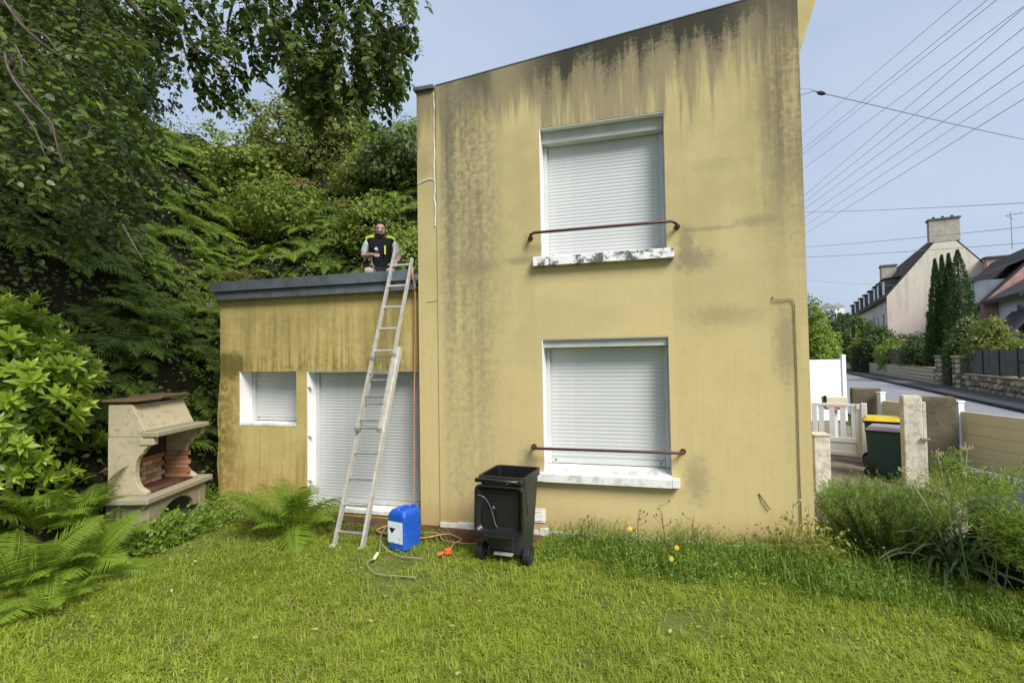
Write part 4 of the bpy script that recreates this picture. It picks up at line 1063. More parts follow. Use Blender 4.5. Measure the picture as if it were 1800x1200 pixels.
# the broad dormer standing near the gable
s1 = (9.6 - 5.15) / 4.1
d1 = MB().box(-.15, 2.3, .55, 4.2, 5.35, 7.05).build('dormer', 'grey_wall', h1)
MB().box(-.20, -.152, .7, 4.05, 5.5, 6.95).build('window_frame', 'far_white', d1); MB().box(-.22, -.202, 1.0, 3.8, 5.7, 6.8).build('pane', 'pane', d1)
MB().prism([(-.6, 6.95), (3.2, 8.6), (3.2, 8.78), (-.6, 7.12)], .3, 4.5).build('dormer_roof', 'slate', d1)
c3 = thing('chimney_stack', 'low pinkish chimney between the two gabled roofs', 'chimney', P(1756, 440, 46), R(-14)); c3.location.z = 0
MB().box(-1.0, 1.0, -.5, .5, 6, 10.35).build('stack', 'pink_wall', c3); MB().box(-1.15, 1.15, -.65, .65, 10.352, 10.5).build('cap', 'post_dark', c3)
H2 = P(1806, 560, 30); H2.z = 0
h2 = thing('white_house', 'white fronted house with dark roof cut by the right edge', 'house', H2, R(-14))
MB().box(.5, 6, .4, 7, -1, 5.7).build('wall', 'far_white', h2); MB().prism([(-.3, 5.2), (3.3, 7.6), (6.6, 5.2), (6.6, 5.45), (3.3, 7.85), (-.3, 5.45)], .0, 7.2).build('roof', 'slate', h2)
MB().prism([(-1.5, 2.1), (.45, 4.3), (.45, 4.5), (-1.5, 2.3)], -.1, 4).build('porch_roof', 'slate', h2); MB().box(-1.0, .45, .2, 4.6, -1, 2.6).build('porch', 'gate_dark', h2)
wn = MB().box(.46, .498, 1.5, 3.2, 3.9, 5.0).build('window', 'far_white', h2); MB().box(.44, .458, 1.65, 3.05, 4.0, 4.9).build('pane', 'pane', wn)
an = thing('television_antenna', 'thin rooftop television antenna against the sky at the right', 'antenna', P(1779, 425, 40), 0)
mb = MB(); mb.tube([(0, 0, -.6), (0, 0, 2.4)], .03, 5); mb.build('mast', 'rung', an)
mb = MB(); mb.tube([(-.35, 0, 2.15), (1.4, 0, 2.3)], .022, 4)
for k in range(5): mb.tube([(-.2 + k * .35, -.35, 2.17 + k * .03), (-.2 + k * .35, .35, 2.17 + k * .03)], .015, 4)
mb.tube([(-.3, 0, 2.1), (.25, 0, 1.75)], .02, 4); mb.build('aerial', 'rung', an)
for k, (px, py, d, ww, hh, l) in enumerate(((1455, 541, 190, 5.5, 5.0, 'distant white house with a pointed roof left of the long house'), (1470, 538, 200, 4.2, 4.2, 'smaller distant white house nearest the long house'), (1441, 541, 205, 4, 3.5, 'distant white house half hidden by the green bush'))):
    b = P(px, py, d); h = thing('distant_house', l, 'house', (b.x, b.y, b.z - 3.2), R(-20 + 15 * k), 'houses on the distant hill')
    MB().box(-ww / 2, ww / 2, -3, 3, -6, hh * .6).build('wall', 'far_white', h); MB().prism([(-ww / 2 - .3, hh * .6), (ww / 2 + .3, hh * .6), (0, hh * 1.0)], -3.2, 3.2).build('roof', 'chim', h)
    wn = MB().box(-.35, .35, -3.05, -3.002, 1.2, 2.1).build('window', 'grey_wall', h)
far = P(1460, 560, 215)
mb = MB(Matrix.Translation((far.x, far.y, 0))); n = 24
prof = [(-75, -2)] + [(-75 + 150 * i / n, 12.5 * math.sin(math.pi * i / n) ** .8 + .6 * math.sin(i * 2.1)) for i in range(n + 1)] + [(75, -2)]
mb.prism(prof, 0, 60); mb.build('far_hill', LEAF['dark'])['kind'] = 'structure'

# ------------------------------------------------------------------ overhead wires
LE = [(1412, 236, 30), (1412, 262, 30), (1412, 270, 30), (1412, 297, 30), (1416, 342, 32), (1416, 354, 32), (1416, 366, 32), (1416, 382, 32), (1418, 395, 32), (1420, 408, 32)]
RE = [(1690, 0, 13), (1736, 0, 13), (1752, 0, 13), (1800, 11, 13), (1800, 14, 12), (1800, 49, 12), (1800, 83, 12), (1800, 115, 12), (1800, 143, 12), (1800, 174, 12)]


def wire(pts, r, name, label, sag=0.0, group='overhead wires'):
    a, b = Vector(pts[0]), Vector(pts[-1]); d = b - a
    a2 = a - d * .5; b2 = b + d * .25
    q = [a2.lerp(b2, t / 20) - Vector((0, 0, sag * (1 - (2 * t / 20 - 1) ** 2))) for t in range(21)]
    o = MB().tube(q, r, 5).build(name, 'wire'); return tag(o, label, 'wire', group)


names = ('topmost of the long wires climbing to the upper right', 'upper wire of the close pair climbing to the upper right', 'lower wire of the close pair climbing to the upper right', 'wire just below the close pair, ending at the right edge', 'fifth climbing wire from the top, crossing its neighbour at the edge', 'sixth climbing wire counted from the top right', 'climbing wire fourth from the bottom of the fan', 'climbing wire third from the bottom of the fan', 'climbing wire second from the bottom of the fan', 'lowest of the climbing wires in the fan')
for k, (a, b) in enumerate(zip(LE, RE)): wire([P(*a), P(*b)], .0085 if k not in (0, 8) else .007, 'overhead_wire', names[k])
for a, b, l in (((1418, 370, 28), (1800, 353, 14), 'nearly level wire above the long house chimney'), ((1418, 431, 28), (1800, 396, 16), 'nearly level wire crossing the long house chimney'), ((1418, 449, 28), (1800, 424, 16), 'nearly level wire crossing the gable below the chimney'), ((1420, 490, 40), (1560, 500, 40), 'faint short wire low in the sky beside the house corner')):
    q = wire([P(*a), P(*b)], .010, 'overhead_wire', l, .12)
tl = thing('telephone_line', 'dark cable with a black clamp running from the house corner to the right', 'cable')
MB().tube(smooth_path([(3.178, .5, 4.98), P(1425, 162, 7.2), P(1440, 163, 7.5), P(1540, 186, 8.6), P(1680, 219, 10), P(1800, 245, 11.5), P(2000, 285, 14)]), .0085, 6).build('line', 'wire', tl)
MB().tube(smooth_path([(3.178, .45, 5.07), P(1425, 157, 7.25), P(1444, 164, 7.5)]), .004, 5).build('stay', 'wire', tl)
MB().tube([P(1437, 163, 7.45), P(1440, 163.3, 7.5), P(1446, 164.6, 7.52), P(1450, 165.6, 7.55)], [.012, .030, .030, .014], 8).build('clamp', 'post_black', tl)

# ------------------------------------------------------------------ plants: ferns
def frond(L, n_pin, seg, bend, width, seed, tone=(.2, .9)):
    r_ = np.random.default_rng(seed); T = np.linspace(0, 1, n_pin + 1); parts = []
    e0, e1 = R(bend[0]), R(bend[1]); N = 40; s = np.linspace(0, 1, N); ang = e0 + (e1 - e0) * s ** 1.2
    cx = np.concatenate([[0], np.cumsum(np.cos(ang[:-1]) / (N - 1))]) * L; cz = np.concatenate([[0], np.cumsum(np.sin(ang[:-1]) / (N - 1))]) * L
    V = []; F = []; t_ = []
    def add(vs, fs, tv):
        o = len(V); V.extend(vs); F.extend([(a + o, b + o, c + o) for a, b, c in fs]); t_.extend([tv] * len(vs))
    for i in range(0, N - 2, 2):     # rachis ribbon
        wv = .006 * L * (1 - s[i] * .8)
        add([(cx[i], -wv, cz[i]), (cx[i], wv, cz[i]), (cx[i + 2], wv, cz[i + 2]), (cx[i + 2], -wv, cz[i + 2])], [(0, 1, 2), (0, 2, 3)], .95)
    base = r_.uniform(*tone)
    for k in range(n_pin):
        q = .14 + .85 * (k + .5) / n_pin; i = min(N - 2, int(q * (N - 1)))
        c = np.array([cx[i], 0, cz[i]]); tan = np.array([math.cos(ang[i]), 0, math.sin(ang[i])]); nr = np.array([-tan[2], 0, tan[0]])
        u_ = (k + .5) / n_pin; pl = width * L * (math.sin(math.pi * min(1, u_ * .82 + .16)) ** .75) * (1 - u_ ** 4) * r_.uniform(.9, 1.08)
        for sg in (-1, 1):
            ax = unit(tan * (.28 + .35 * u_) + np.array([0, sg, 0]) * .95 + nr * r_.uniform(-.16, .06) - np.array([0, 0, .12])); wd = unit(np.cross(nr, ax)) * sg
            hw_ = L * .85 / n_pin * .53; vs = [c]; tv = float(np.clip(base + r_.uniform(-.18, .18), 0, .94)); fs = []; P_ = []
            for j in range(1, seg + 1):
                f = j / seg; m_ = c + ax * pl * f - np.array([0, 0, 1]) * pl * .18 * f * f
                wj = hw_ * (1 - f ** 2.2) * (1.0 if j % 2 else .55); P_.append((m_, m_ + wd * wj - ax * pl * .02, m_ - wd * wj - ax * pl * .02))
            for m_, a, b in P_[:-1]: vs += [m_, a, b]
            tip = P_[-1][0]; vs.append(tip); ti = len(vs) - 1
            fs += [(0, 1, 2), (0, 3, 1)]
            for j in range(seg - 2):
                a = 1 + 3 * j; b = a + 3; fs += [(a, b, a + 1), (a + 1, b, b + 1), (a, a + 2, b), (a + 2, b + 2, b)]
            a = 1 + 3 * (seg - 2); fs += [(a, ti, a + 1), (a, a + 2, ti)]
            add([tuple(x) for x in vs], fs, tv)
    return np.array(V), np.array(F), np.array(t_)


def fern_plant_mesh(seed, n, L, mat, bend=((62, 80), (-40, -10)), n_pin=17, seg=3, width=.26):
    r_ = np.random.default_rng(seed); parts = []
    for k in range(n):
        a = 2 * math.pi * k / n + r_.uniform(-.3, .3); v, f, t = frond(L * r_.uniform(.7, 1.12), n_pin, seg, (r_.uniform(*bend[0]), r_.uniform(*bend[1])), width, int(r_.integers(1e6)))
        ca, sa = math.cos(a), math.sin(a); v = v @ np.array([[ca, sa, 0], [-sa, ca, 0], [0, 0, 1]]); parts.append((v, f, t))
    v, f, t = merge(parts); return np_mesh('fern', v, f, mat, t)


fern_meshes = [fern_plant_mesh(100 + k, 6 + k % 5, (1.0, .85, 1.1, .7)[k % 4], LEAF['fern_bank'], ((35 + 6 * (k % 5), 62 + 5 * (k % 4)), (-70 + 6 * (k % 3), -15 - 8 * (k % 4))), 15 + 2 * (k % 3), 3, .21 + .02 * (k % 4)) for k in range(12)]
brown_mesh = fern_plant_mesh(300, 5, .55, LEAF['fern_brown'], ((40, 70), (-70, -40)))


soil_spots = 0


def bank_normal(x, y):
    e = .15; return Vector((bank_h(x - e, y) - bank_h(x + e, y), bank_h(x, y - e) - bank_h(x, y + e), 2 * e)).normalized()


n_f = 0; tries = 0
while n_f < 298 and tries < 9000:
    tries += 1
    if rnd.random() < .56: x, y = rnd.uniform(-11.5, -4.85), rnd.uniform(-2.2, 7)
    else: x, y = rnd.uniform(-8, .4), rnd.uniform(2.7, 11.5)
    h = bank_h(x, y)
    if h < .05 or h > 10.5: continue
    if x > -4.9 and y < 2.7: continue
    p = Vector((x, y, h)); q = p - CAM; dp = q.dot(FWD)
    px_ = 900 + 880 * q.dot(RIGHT) / dp
    if px_ < -80 or px_ > 760: continue
    if x > -6.5 and y < -.75: continue
    if x > -5.3 and h < .7 and y < .1: continue
    nrm = bank_normal(x, y); nrm = (nrm + Vector((0, 0, .9))).normalized(); rot = nrm.to_track_quat('Z', 'Y').to_euler()
    o = inst('bank_fern', rnd.choice(fern_meshes), None, p - Vector((0, 0, .05)), rot, rnd.choice((rnd.uniform(.5, .85), rnd.uniform(.75, 1.25)))); o.rotation_euler.rotate_axis('Z', rnd.uniform(0, 6.28))
    n_f += 1
    if y > 2.7 and x > -7: tag(o, 'green fern on the bank rising behind the wing roof', 'fern', 'ferns on the bank behind the wing roof')
    else: tag(o, 'green fern arching from the steep bank left of the wing', 'fern', 'ferns on the steep bank left of the wing')
# the ferns past the first three hundred, in one mass
light = []
for k in range(5):
    v, f, t = merge([(lambda q: (q[0] @ np.array([[math.cos(a), math.sin(a), 0], [-math.sin(a), math.cos(a), 0], [0, 0, 1]]), q[1], q[2]))(frond(rnd.uniform(.6, 1.0), 12, 3, (rnd.uniform(30, 75), rnd.uniform(-75, -20)), .24, 900 + 10 * k + i_)) for i_, a in enumerate(rnd.uniform(0, 6.28) for _ in range(6))])
    light.append((v, f, t))
parts = []
while len(parts) < 330:
    if rnd.random() < .58: x, y = rnd.uniform(-12, -4.9), rnd.uniform(-2.2, 8)
    else: x, y = rnd.uniform(-8, .6), rnd.uniform(2.7, 12)
    h = bank_h(x, y)
    if h < .1 or (x > -6.5 and y < -.75) or (x > -5.3 and h < .8): continue
    v, f, t = rnd.choice(light); nrm = (bank_normal(x, y) + Vector((0, 0, .7)) + Vector((rnd.gauss(0, .25), rnd.gauss(0, .25), 0))).normalized()
    rm = np.array((nrm.to_track_quat('Z', 'Y').to_matrix() @ Matrix.Rotation(rnd.uniform(0, 6.28), 3, 'Z'))); parts.append((v @ rm.T * rnd.uniform(.5, 1.05) + np.array([x, y, h - .04]), f, np.clip(t + rnd.uniform(-.3, .3), 0, .94)))
v, f, t = merge(parts); tag(inst('bank_bracken', np_mesh('bank_bracken', v, f, LEAF['fern_bank'], t)), 'mass of smaller bracken filling the bank between the ferns', 'bracken', None, 'stuff')
for (px, py, d, l, s) in ((428, 455, 8.2, 'withered orange brown fern on the bank above the wing roof', 1.1), (530, 305, 11.5, 'rusty fern high on the bank near the dark canopy', .8), (598, 345, 12.5, 'second rusty fern lower right on the high bank', .7), (205, 805, 6.3, 'small brown fern drooping against the barbecue side', .5)):
    o = inst('withered_fern', brown_mesh, None, P(px, py, d) - Vector((0, 0, .35 * s)), (0, 0, rnd.uniform(0, 6)), s); tag(o, l, 'fern')

front_fronds = []
for k in range(6):
    v, f, t = frond(1., 32, 5, ((72, -20), (58, -38), (80, -5), (48, -46), (66, -12), (40, -32))[k], .27, 500 + k, (.35, .8))
    front_fronds.append(np_mesh('frond', v, f, LEAF['fern'], t))


def front_fern(loc, n, L, label, seed, a0=0, spread=6.28):
    r_ = random.Random(seed); t = thing('fern', label, 'fern', loc)
    for k in range(n):
        a = a0 + spread * (k + r_.uniform(-.3, .3)) / n
        b = r_.choice((.03, .08, .16)); inst('frond', r_.choice(front_fronds), t, (b * math.cos(a + .8), b * math.sin(a + .8), 0), (r_.uniform(-.5, .5), r_.uniform(-.30, .30), a), L * r_.uniform(.55, 1.15))
    return t


front_fern((-2.66, -.50, .0), 20, .98, 'bright fern tuft by the shutter door left of the ladder', 1)
for k, (px, py, d, n, L, l) in enumerate(((30, 1010, 4.5, 14, 1.0, 'largest foreground fern at the lower left corner'), (150, 985, 4.9, 13, .92, 'foreground fern in front of the barbecue corner'), (60, 880, 5.4, 12, .95, 'fern behind the corner fern at the left edge'), (190, 900, 5.7, 11, .85, 'fern touching the left side of the barbecue'), (258, 935, 5.9, 9, .62, 'small fern at the foot of the barbecue table'), (-60, 930, 5.0, 12, 1.1, 'fern cut by the left edge at mid height'), (90, 1060, 4.2, 9, .7, 'low fern nearest the lawn at the lower left'), (330, 905, 6.9, 8, .42, 'little fern between the barbecue and the wing wall'), (120, 840, 6.2, 10, .8, 'shaded fern below the broad leaved shrub'), (40, 845, 5.8, 12, .95, 'tall fern at the left edge under the broad leaved shrub'), (165, 845, 5.7, 9, .75, 'fern leaning against the side of the barbecue'))):
    b = P(px, py, d); front_fern((b.x, b.y, max(lawn_h(b.x, b.y) - .02, b.z - .35)), n + 8, L * .84, l, 40 + k)

# ------------------------------------------------------------------ broad leaved shrub at the left edge
sh = thing('shrub', 'light green shrub with whorled glossy leaves at the left edge', 'shrub', (-5.55, -1.75, 0))
whorls = []
for q in range(4):
    r_ = np.random.default_rng(70 + q); n = 14; a = np.arange(n) * 2.4 + r_.uniform(0, 6); el = np.linspace(.0, 1.15, n)
    ax = np.stack([np.cos(a) * np.cos(el), np.sin(a) * np.cos(el), np.sin(el)], 1); pos = np.zeros((n, 3)); pos[:, 2] = np.linspace(-.04, .02, n)
    nr = np.stack([-np.cos(a) * np.sin(el), -np.sin(a) * np.sin(el), np.cos(el)], 1)
    v, f, t = leaves(pos, ax, nr, np.linspace(.165, .10, n) * r_.uniform(.85, 1.1, n), .52, np.clip(np.linspace(.25, .95, n) + r_.uniform(-.1, .1, n), 0, .94))
    whorls.append(np_mesh('leaf_whorl', v, f, LEAF['rhodo'], t, True))
SC = Vector((-.20, -.12, 1.60)); k = 0
mbs = MB()
while k < 290:
    d = Vector(rng.normal(size=3)).normalized()
    if d.z < -.75: continue
    rad = .78 + .22 * rnd.random() + .10 * math.sin(d.x * 7 + d.z * 5)
    p = SC + Vector((d.x * 1.2, d.y * 1.0, d.z * 1.28)) * rad
    if p.z < .35: continue
    q = (d + Vector((0, 0, .55)) + Vector(rng.normal(size=3)) * .25).normalized()
    o = inst('leaf_whorl', rnd.choice(whorls), sh, p, q.to_track_quat('Z', 'Y').to_euler(), rnd.uniform(.85, 1.3)); k += 1
    if k % 6 == 0: mbs.tube([(SC.x * .5, 0, .1), SC + (p - SC) * .4 - Vector((0, 0, .3)), p], [.025, .015, .006], 5)
mbs.build('stems', 'bark', sh)
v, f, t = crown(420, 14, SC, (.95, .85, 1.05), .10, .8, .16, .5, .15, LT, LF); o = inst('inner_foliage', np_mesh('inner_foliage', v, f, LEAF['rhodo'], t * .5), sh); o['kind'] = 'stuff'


# ------------------------------------------------------------------ ground cover on the bank
def cover_points(n, x0, x1, y0, y1, cond):
    o = []
    while len(o) < n:
        x, y = rnd.uniform(x0, x1), rnd.uniform(y0, y1); h = bank_h(x, y)
        if h > .02 and cond(x, y, h): o.append((x, y, h))
    return np.array(o)


c1 = cover_points(7500, -13, -4.7, -3.5, 8, lambda x, y, h: h < 10.5); c2_ = cover_points(9500, -8, 1.2, 2.6, 14, lambda x, y, h: h < 12)
cp_ = np.concatenate([c1, c2_]); N = len(cp_)
pos = cp_ + rdir(N) * .22 + np.array([.05, -.05, .12]); pos = np.concatenate([pos, pos + rdir(N) * .16, pos + rdir(N) * .22 + np.array([0.03, -.04, .1])]); N = len(pos)
nr = unit(rdir(N) * .8 + np.array([.5, -.5, .8])); ax = unit(np.cross(nr, rdir(N)) + np.array([.3, -.2, -.3]))
v, f, t = leaves(pos, ax, nr, .035 + .055 * rng.random(N), .95, rng.random(N) * .94)
tag(inst('bank_ground_cover', np_mesh('bank_ground_cover', v, f, LEAF['cover'], t)), 'dense dark ivy and bramble leaves carpeting the bank', 'ground cover', None, 'stuff')

# ------------------------------------------------------------------ overhanging tree
TB = Vector((-8.6, -1.2, bank_h(-8.6, -1.2)))
tr = thing('overhanging_tree', 'dark leafy tree on the bank hanging its branches over the garden', 'tree', TB)
TM = Matrix.Translation(-TB)
mb = MB(TM); top = TB + Vector((.3, -.2, 4.5))
mb.tube(smooth_path([TB - Vector((0, 0, .4)), TB + Vector((.1, 0, 1.5)), TB + Vector((.2, -.1, 3)), top, top + Vector((.2, .2, 2.5))], 4), [.26] * 4 + [.23] * 4 + [.2] * 4 + [.15] * 4 + [.08], 9)
mb.build('trunk', 'bark', tr)
limbs = []; mb = MB(TM)


def limb(pts, r0, r1, m=None, n=5):
    q = smooth_path(pts, n); (m or mb).tube(q, np.linspace(r0, r1, len(q)), 6); return q


L1 = limb([top, P(-150, -260, 6.2), P(120, -230, 5.8), P(420, -170, 5.8), P(640, -130, 6.2), P(760, -60, 6.6)], .12, .02)
L2 = limb([TB + Vector((.2, -.1, 3.2)), P(-160, -40, 5.6), P(0, 5, 4.6), P(45, 52, 4.4), P(100, 95, 4.3), P(200, 150, 4.5)], .035, .004)
L3 = limb([TB + Vector((.15, -.1, 2.4)), P(-140, 60, 5.4), P(8, 95, 4.4), P(20, 130, 4.3), P(70, 190, 4.2), P(100, 250, 4.15), P(112, 288, 4.1)], .028, .003)
L4 = limb([top, P(-100, -120, 6), P(150, -80, 5.2), P(240, 20, 5.2), P(300, 60, 5.4)], .08, .006)
mb.build('limb', 'bark', tr)
twig_mb = MB(TM); leaf_pos = []; leaf_ax = []; leaf_n = []


def twig(a, d, L, droop, n_leaf, jit=.35, vis=False, r0=.004):
    """a drooping twig with leaves set along it"""
    p = Vector(a); d = Vector(d).normalized(); pts = [p.copy()]; k = 7
    for i in range(k):
        d = (d + Vector((rnd.gauss(0, jit * .4), rnd.gauss(0, jit * .4), -droop * .22 + rnd.gauss(0, .08)))).normalized(); p = p + d * (L / k); pts.append(p.copy())
    twig_mb.tube(pts, np.linspace(r0, .0018, len(pts)), 4, False)
    for j in range(n_leaf):
        t = .12 + .88 * (j + rnd.random()) / n_leaf; i = min(k - 1, int(t * k)); q = pts[i].lerp(pts[i + 1], t * k - i); dd = (pts[i + 1] - pts[i]).normalized()
        s_ = dd.cross(Vector((0, 0, 1))); s_ = s_.normalized() if s_.length > .1 else Vector((1, 0, 0)); sg = 1 if j % 2 else -1
        ax = (dd * .6 + s_ * sg * .9 + Vector((rnd.gauss(0, .3), rnd.gauss(0, .3), rnd.gauss(-.25, .3)))).normalized(); leaf_pos.append(q + ax * .015); leaf_ax.append(ax); leaf_n.append(Vector((rnd.gauss(.25, .45), rnd.gauss(-.35, .45), 1)).normalized())
    return pts


def poly_in(poly, x, y):
    c = False; j = len(poly) - 1
    for i in range(len(poly)):
        if (poly[i][1] > y) != (poly[j][1] > y) and x < (poly[j][0] - poly[i][0]) * (y - poly[i][1]) / (poly[j][1] - poly[i][1]) + poly[i][0]: c = not c
        j = i
    return c


def fill(poly, n, d0, d1, L, droop, n_leaf, side=(1, 0)):
    x0, x1 = min(p[0] for p in poly), max(p[0] for p in poly); y0, y1 = min(p[1] for p in poly), max(p[1] for p in poly); k = 0
    while k < n:
        x, y = rnd.uniform(x0, x1), rnd.uniform(y0, y1)
        if not poly_in(poly, x, y): continue
        a = P(x, y, rnd.uniform(d0, d1)); dr = RIGHT * (side[0] + rnd.gauss(0, .5)) + UP * (side[1] + rnd.gauss(0, .4)) + FWD * rnd.gauss(0, .5)
        twig(a, dr, L * rnd.uniform(.6, 1.25), droop, n_leaf); k += 1


# the mass at the left
fill([(-120, -160), (300, -160), (285, 10), (235, 70), (235, 190), (255, 300), (230, 400), (120, 420), (-120, 410)], 560, 5.2, 7.8, .55, .9, 18)
fill([(-120, 30), (190, 30), (220, 250), (150, 300), (-120, 300)], 110, 4.2, 5.0, .5, .9, 13)
fill([(225, -20), (290, -20), (275, 30), (240, 60)], 34, 5, 6, .45, .7, 13)
n_mass = len(leaf_pos)
# hanging sprays along the top
fill([(290, -120), (480, -120), (470, 60), (420, 110), (385, 130), (360, 60), (330, 10)], 40, 5.4, 6.6, .5, 1.2, 14, (.3, -.5))
fill([(430, -160), (735, -160), (715, 30), (620, 110), (560, 130), (510, 90), (440, 40)], 290, 5.4, 7.0, .55, 1.1, 16, (.2, -.6))
fill([(510, 60), (600, 60), (590, 165), (560, 190), (520, 150)], 85, 5.6, 6.6, .4, 1.2, 15, (0, -.8))
fill([(600, 40), (725, 20), (715, 120), (690, 165), (640, 150), (610, 120)], 85, 5.8, 6.8, .42, 1.1, 15, (.3, -.6))
for pts in ([(290, -60), (300, 15), (318, 70), (335, 115), (362, 138), (388, 165)], [(345, -60), (352, 0), (365, 40), (380, 90), (425, 130)], [(330, 60), (350, 90), (400, 135), (420, 150)], [(420, -80), (432, 0), (437, 60), (445, 110)], [(410, 0), (400, 60), (415, 120), (402, 180)]):
    limb([P(x, y, 5.9) for x, y in pts], .017, .004, twig_mb)
    for (x, y), (x2, y2) in zip(pts, pts[1:]):
        for _ in range(4): t = rnd.random(); twig(P(x + (x2 - x) * t, y + (y2 - y) * t, 5.9), RIGHT * rnd.uniform(-.6, 1) - UP * rnd.uniform(.1, 1), rnd.uniform(.2, .42), 1.1, 9)
# unseen part of the crown above the picture, added to shade the bank
for _ in range(130):
    a = P(rnd.uniform(-500, 500), rnd.uniform(-900, -170), rnd.uniform(5, 8.5)); twig(a, Vector(rng.normal(size=3)), .6, .6, 13)
twig_mb.build('twigs', 'bark', tr)
lp_ = np.array(leaf_pos) - np.array(TB); N = len(lp_)
v, f, t = leaves(lp_, np.array(leaf_ax), np.array(leaf_n), np.where(np.arange(N) < n_mass, .056 + .05 * rng.random(N), .062 + .05 * rng.random(N)), 1.05, rng.random(N) * .97)
o = inst('foliage', np_mesh('foliage', v, f, LEAF['hazel'], t, True), tr); o['kind'] = 'stuff'
mb = MB(TM)
for pts in ([(0, -10, 4.2), (22, 24, 4.15), (45, 52, 4.1), (62, 66, 4.1), (70, 74, 4.1)], [(45, 52, 4.1), (75, 60, 4.1), (90, 75, 4.1), (102, 92, 4.1)], [(8, 95, 4.0), (18, 130, 4), (48, 172, 4), (72, 196, 4), (92, 220, 4), (100, 256, 4), (110, 286, 4)], [(26, 80, 4.1), (36, 100, 4.1), (40, 130, 4.1), (44, 135, 4.1)], [(40, 105, 4.1), (52, 118, 4.1)], [(60, 225, 4.2), (72, 250, 4.2), (90, 268, 4.2)], [(215, 395, 4.8), (235, 430, 4.8), (250, 455, 4.8)], [(25, 180, 4.1), (50, 210, 4.1), (66, 240, 4.1), (80, 275, 4.1)]):
    q = smooth_path([P(*a) for a in pts], 4); MB(TM).tube(q, np.linspace(.011, .004, len(q)), 5).build('bare_branch', 'twig', tr)

# ------------------------------------------------------------------ trees and shrubs on top of the bank and beyond
def tree(name, label, cat, loc, height, radii, n, per, size, mat, trunk_r=.08, base=.35, group=None, clump=.3, droop=0., shell=.45, T=QT, F=QF, up=.4, width=.9, lump=.25):
    t = thing(name, label, cat, loc, 0, group); cz = height - radii[2]
    mb = MB(); mb.tube([(0, 0, -.3), (.05, .03, cz * .6), (0, 0, cz + radii[2] * .3)], [trunk_r, trunk_r * .75, trunk_r * .3], 7)
    for k in range(7):
        a = k * 2.4; mb.tube([(0, 0, cz * .6 + k * radii[2] * .08), (radii[0] * .4 * math.cos(a), radii[1] * .4 * math.sin(a), cz), (radii[0] * .75 * math.cos(a), radii[1] * .75 * math.sin(a), cz + radii[2] * .35)], [trunk_r * .5, trunk_r * .3, trunk_r * .1], 5)
    mb.build('trunk', 'bark', t)
    v, f, tt = crown(n, per, (0, 0, cz), radii, size, width, clump, up, shell, T, F, droop, lump)
    o = inst('crown', np_mesh('crown', v, f, mat, tt), t); o['kind'] = 'stuff'
    return t


def conifer(name, label, loc, h, r0, mat, seed, group=None, base=.0, dens=2600, size=.22, power=.8, ragged=.25):
    t = thing(name, label, 'tree', loc, 0, group); r_ = np.random.default_rng(seed)
    MB().tube([(0, 0, -.3), (0, 0, h * .5), (0, 0, h * .97)], [r0 * .16, r0 * .09, .012], 6).build('trunk', 'bark', t)
    u_ = r_.random(dens) ** 1.15; z = base + u_ * (h - base); rr_ = r0 * np.clip(1 - u_, 0, 1) ** power; a = r_.random(dens) * 6.283
    lob = 1 + ragged * np.sin(a * 3 + z * 2.1) * np.cos(z * 5.5 / max(r0, .3) + a * 2)
    rad = rr_ * lob * (.55 + .5 * r_.random(dens)); pos = np.stack([np.cos(a) * rad, np.sin(a) * rad, z], 1)
    out_ = np.stack([np.cos(a), np.sin(a), .75 + .5 * r_.random(dens)], 1); ax = unit(out_ + .45 * r_.normal(size=(dens, 3))); nr = unit(r_.normal(size=(dens, 3)))
    v, f, tt = leaves(pos, ax, nr, size * (1 - .62 * u_) * (.6 + .8 * r_.random(dens)), .38, r_.random(dens), QT, QF)
    o = inst('crown', np_mesh('crown', v, f, mat, tt), t); o['kind'] = 'stuff'
    return t


def on_bank(px, py_top, d, dz=0):
    """foot on the hillside below something seen at (px, py_top)"""
    q = P(px, py_top, d); return Vector((q.x, q.y, bank_h(q.x, q.y) - .1)), q.z - bank_h(q.x, q.y) + .1


S_ = LEAF['shrub']
bk_list = (   # px, py of the top, distance, radius, name, label, leaf, material
    (430, 215, 16, 1.7, 'ash_tree', 'feathery pale green tree on the bank below the hanging canopy', .12, S_),
    (520, 210, 16.5, 1.8, 'bank_tree', 'mid green tree behind the drooping dark foliage', .11, LEAF['olive']),
    (575, 250, 17, 1.4, 'bank_tree', 'olive green tree just left of the slim conifer', .11, LEAF['olive']),
    (500, 300, 14.5, 1.2, 'bank_shrub', 'rounded shrub on the bank below the mid green tree', .09, S_),
    (712, 300, 14.5, 1.15, 'round_tree', 'round topped dark tree beside the left edge of the house', .11, LEAF['dark']),
    (655, 385, 13.5, .9, 'bank_shrub', 'green shrub between the conifer and the round tree', .09, S_),
    (690, 335, 15, 1.0, 'bank_shrub', 'leafy shrub below the round topped tree', .09, S_),
    (640, 345, 15.5, 1.0, 'bank_shrub', 'shrub at the foot of the slim conifer', .09, LEAF['olive']),
    (722, 390, 12, .9, 'bank_shrub', 'leafy shrub against the house wall above the kneeling man', .08, S_),
    (140, 40, 15.5, 2.6, 'bank_tree', 'tall dark tree behind the overhanging branches at the upper left', .14, LEAF['dark']),
    (0, 60, 15, 2.8, 'bank_tree', 'tall dark tree at the left edge behind the hanging leaves', .14, LEAF['dark']),
)
for (px, py, d, r_, nm, lbl, ls, m_) in bk_list:
    b, h = on_bank(px, py, d); h = max(h * .88, r_ * 1.5)
    rz_ = min(h * .52, r_ * 1.5)
    tree(nm, lbl, 'shrub' if 'shrub' in nm else 'tree', b, h, (r_, r_, rz_), int(230 * r_), 16, ls, m_, .05 * r_, clump=.26, droop=.25)
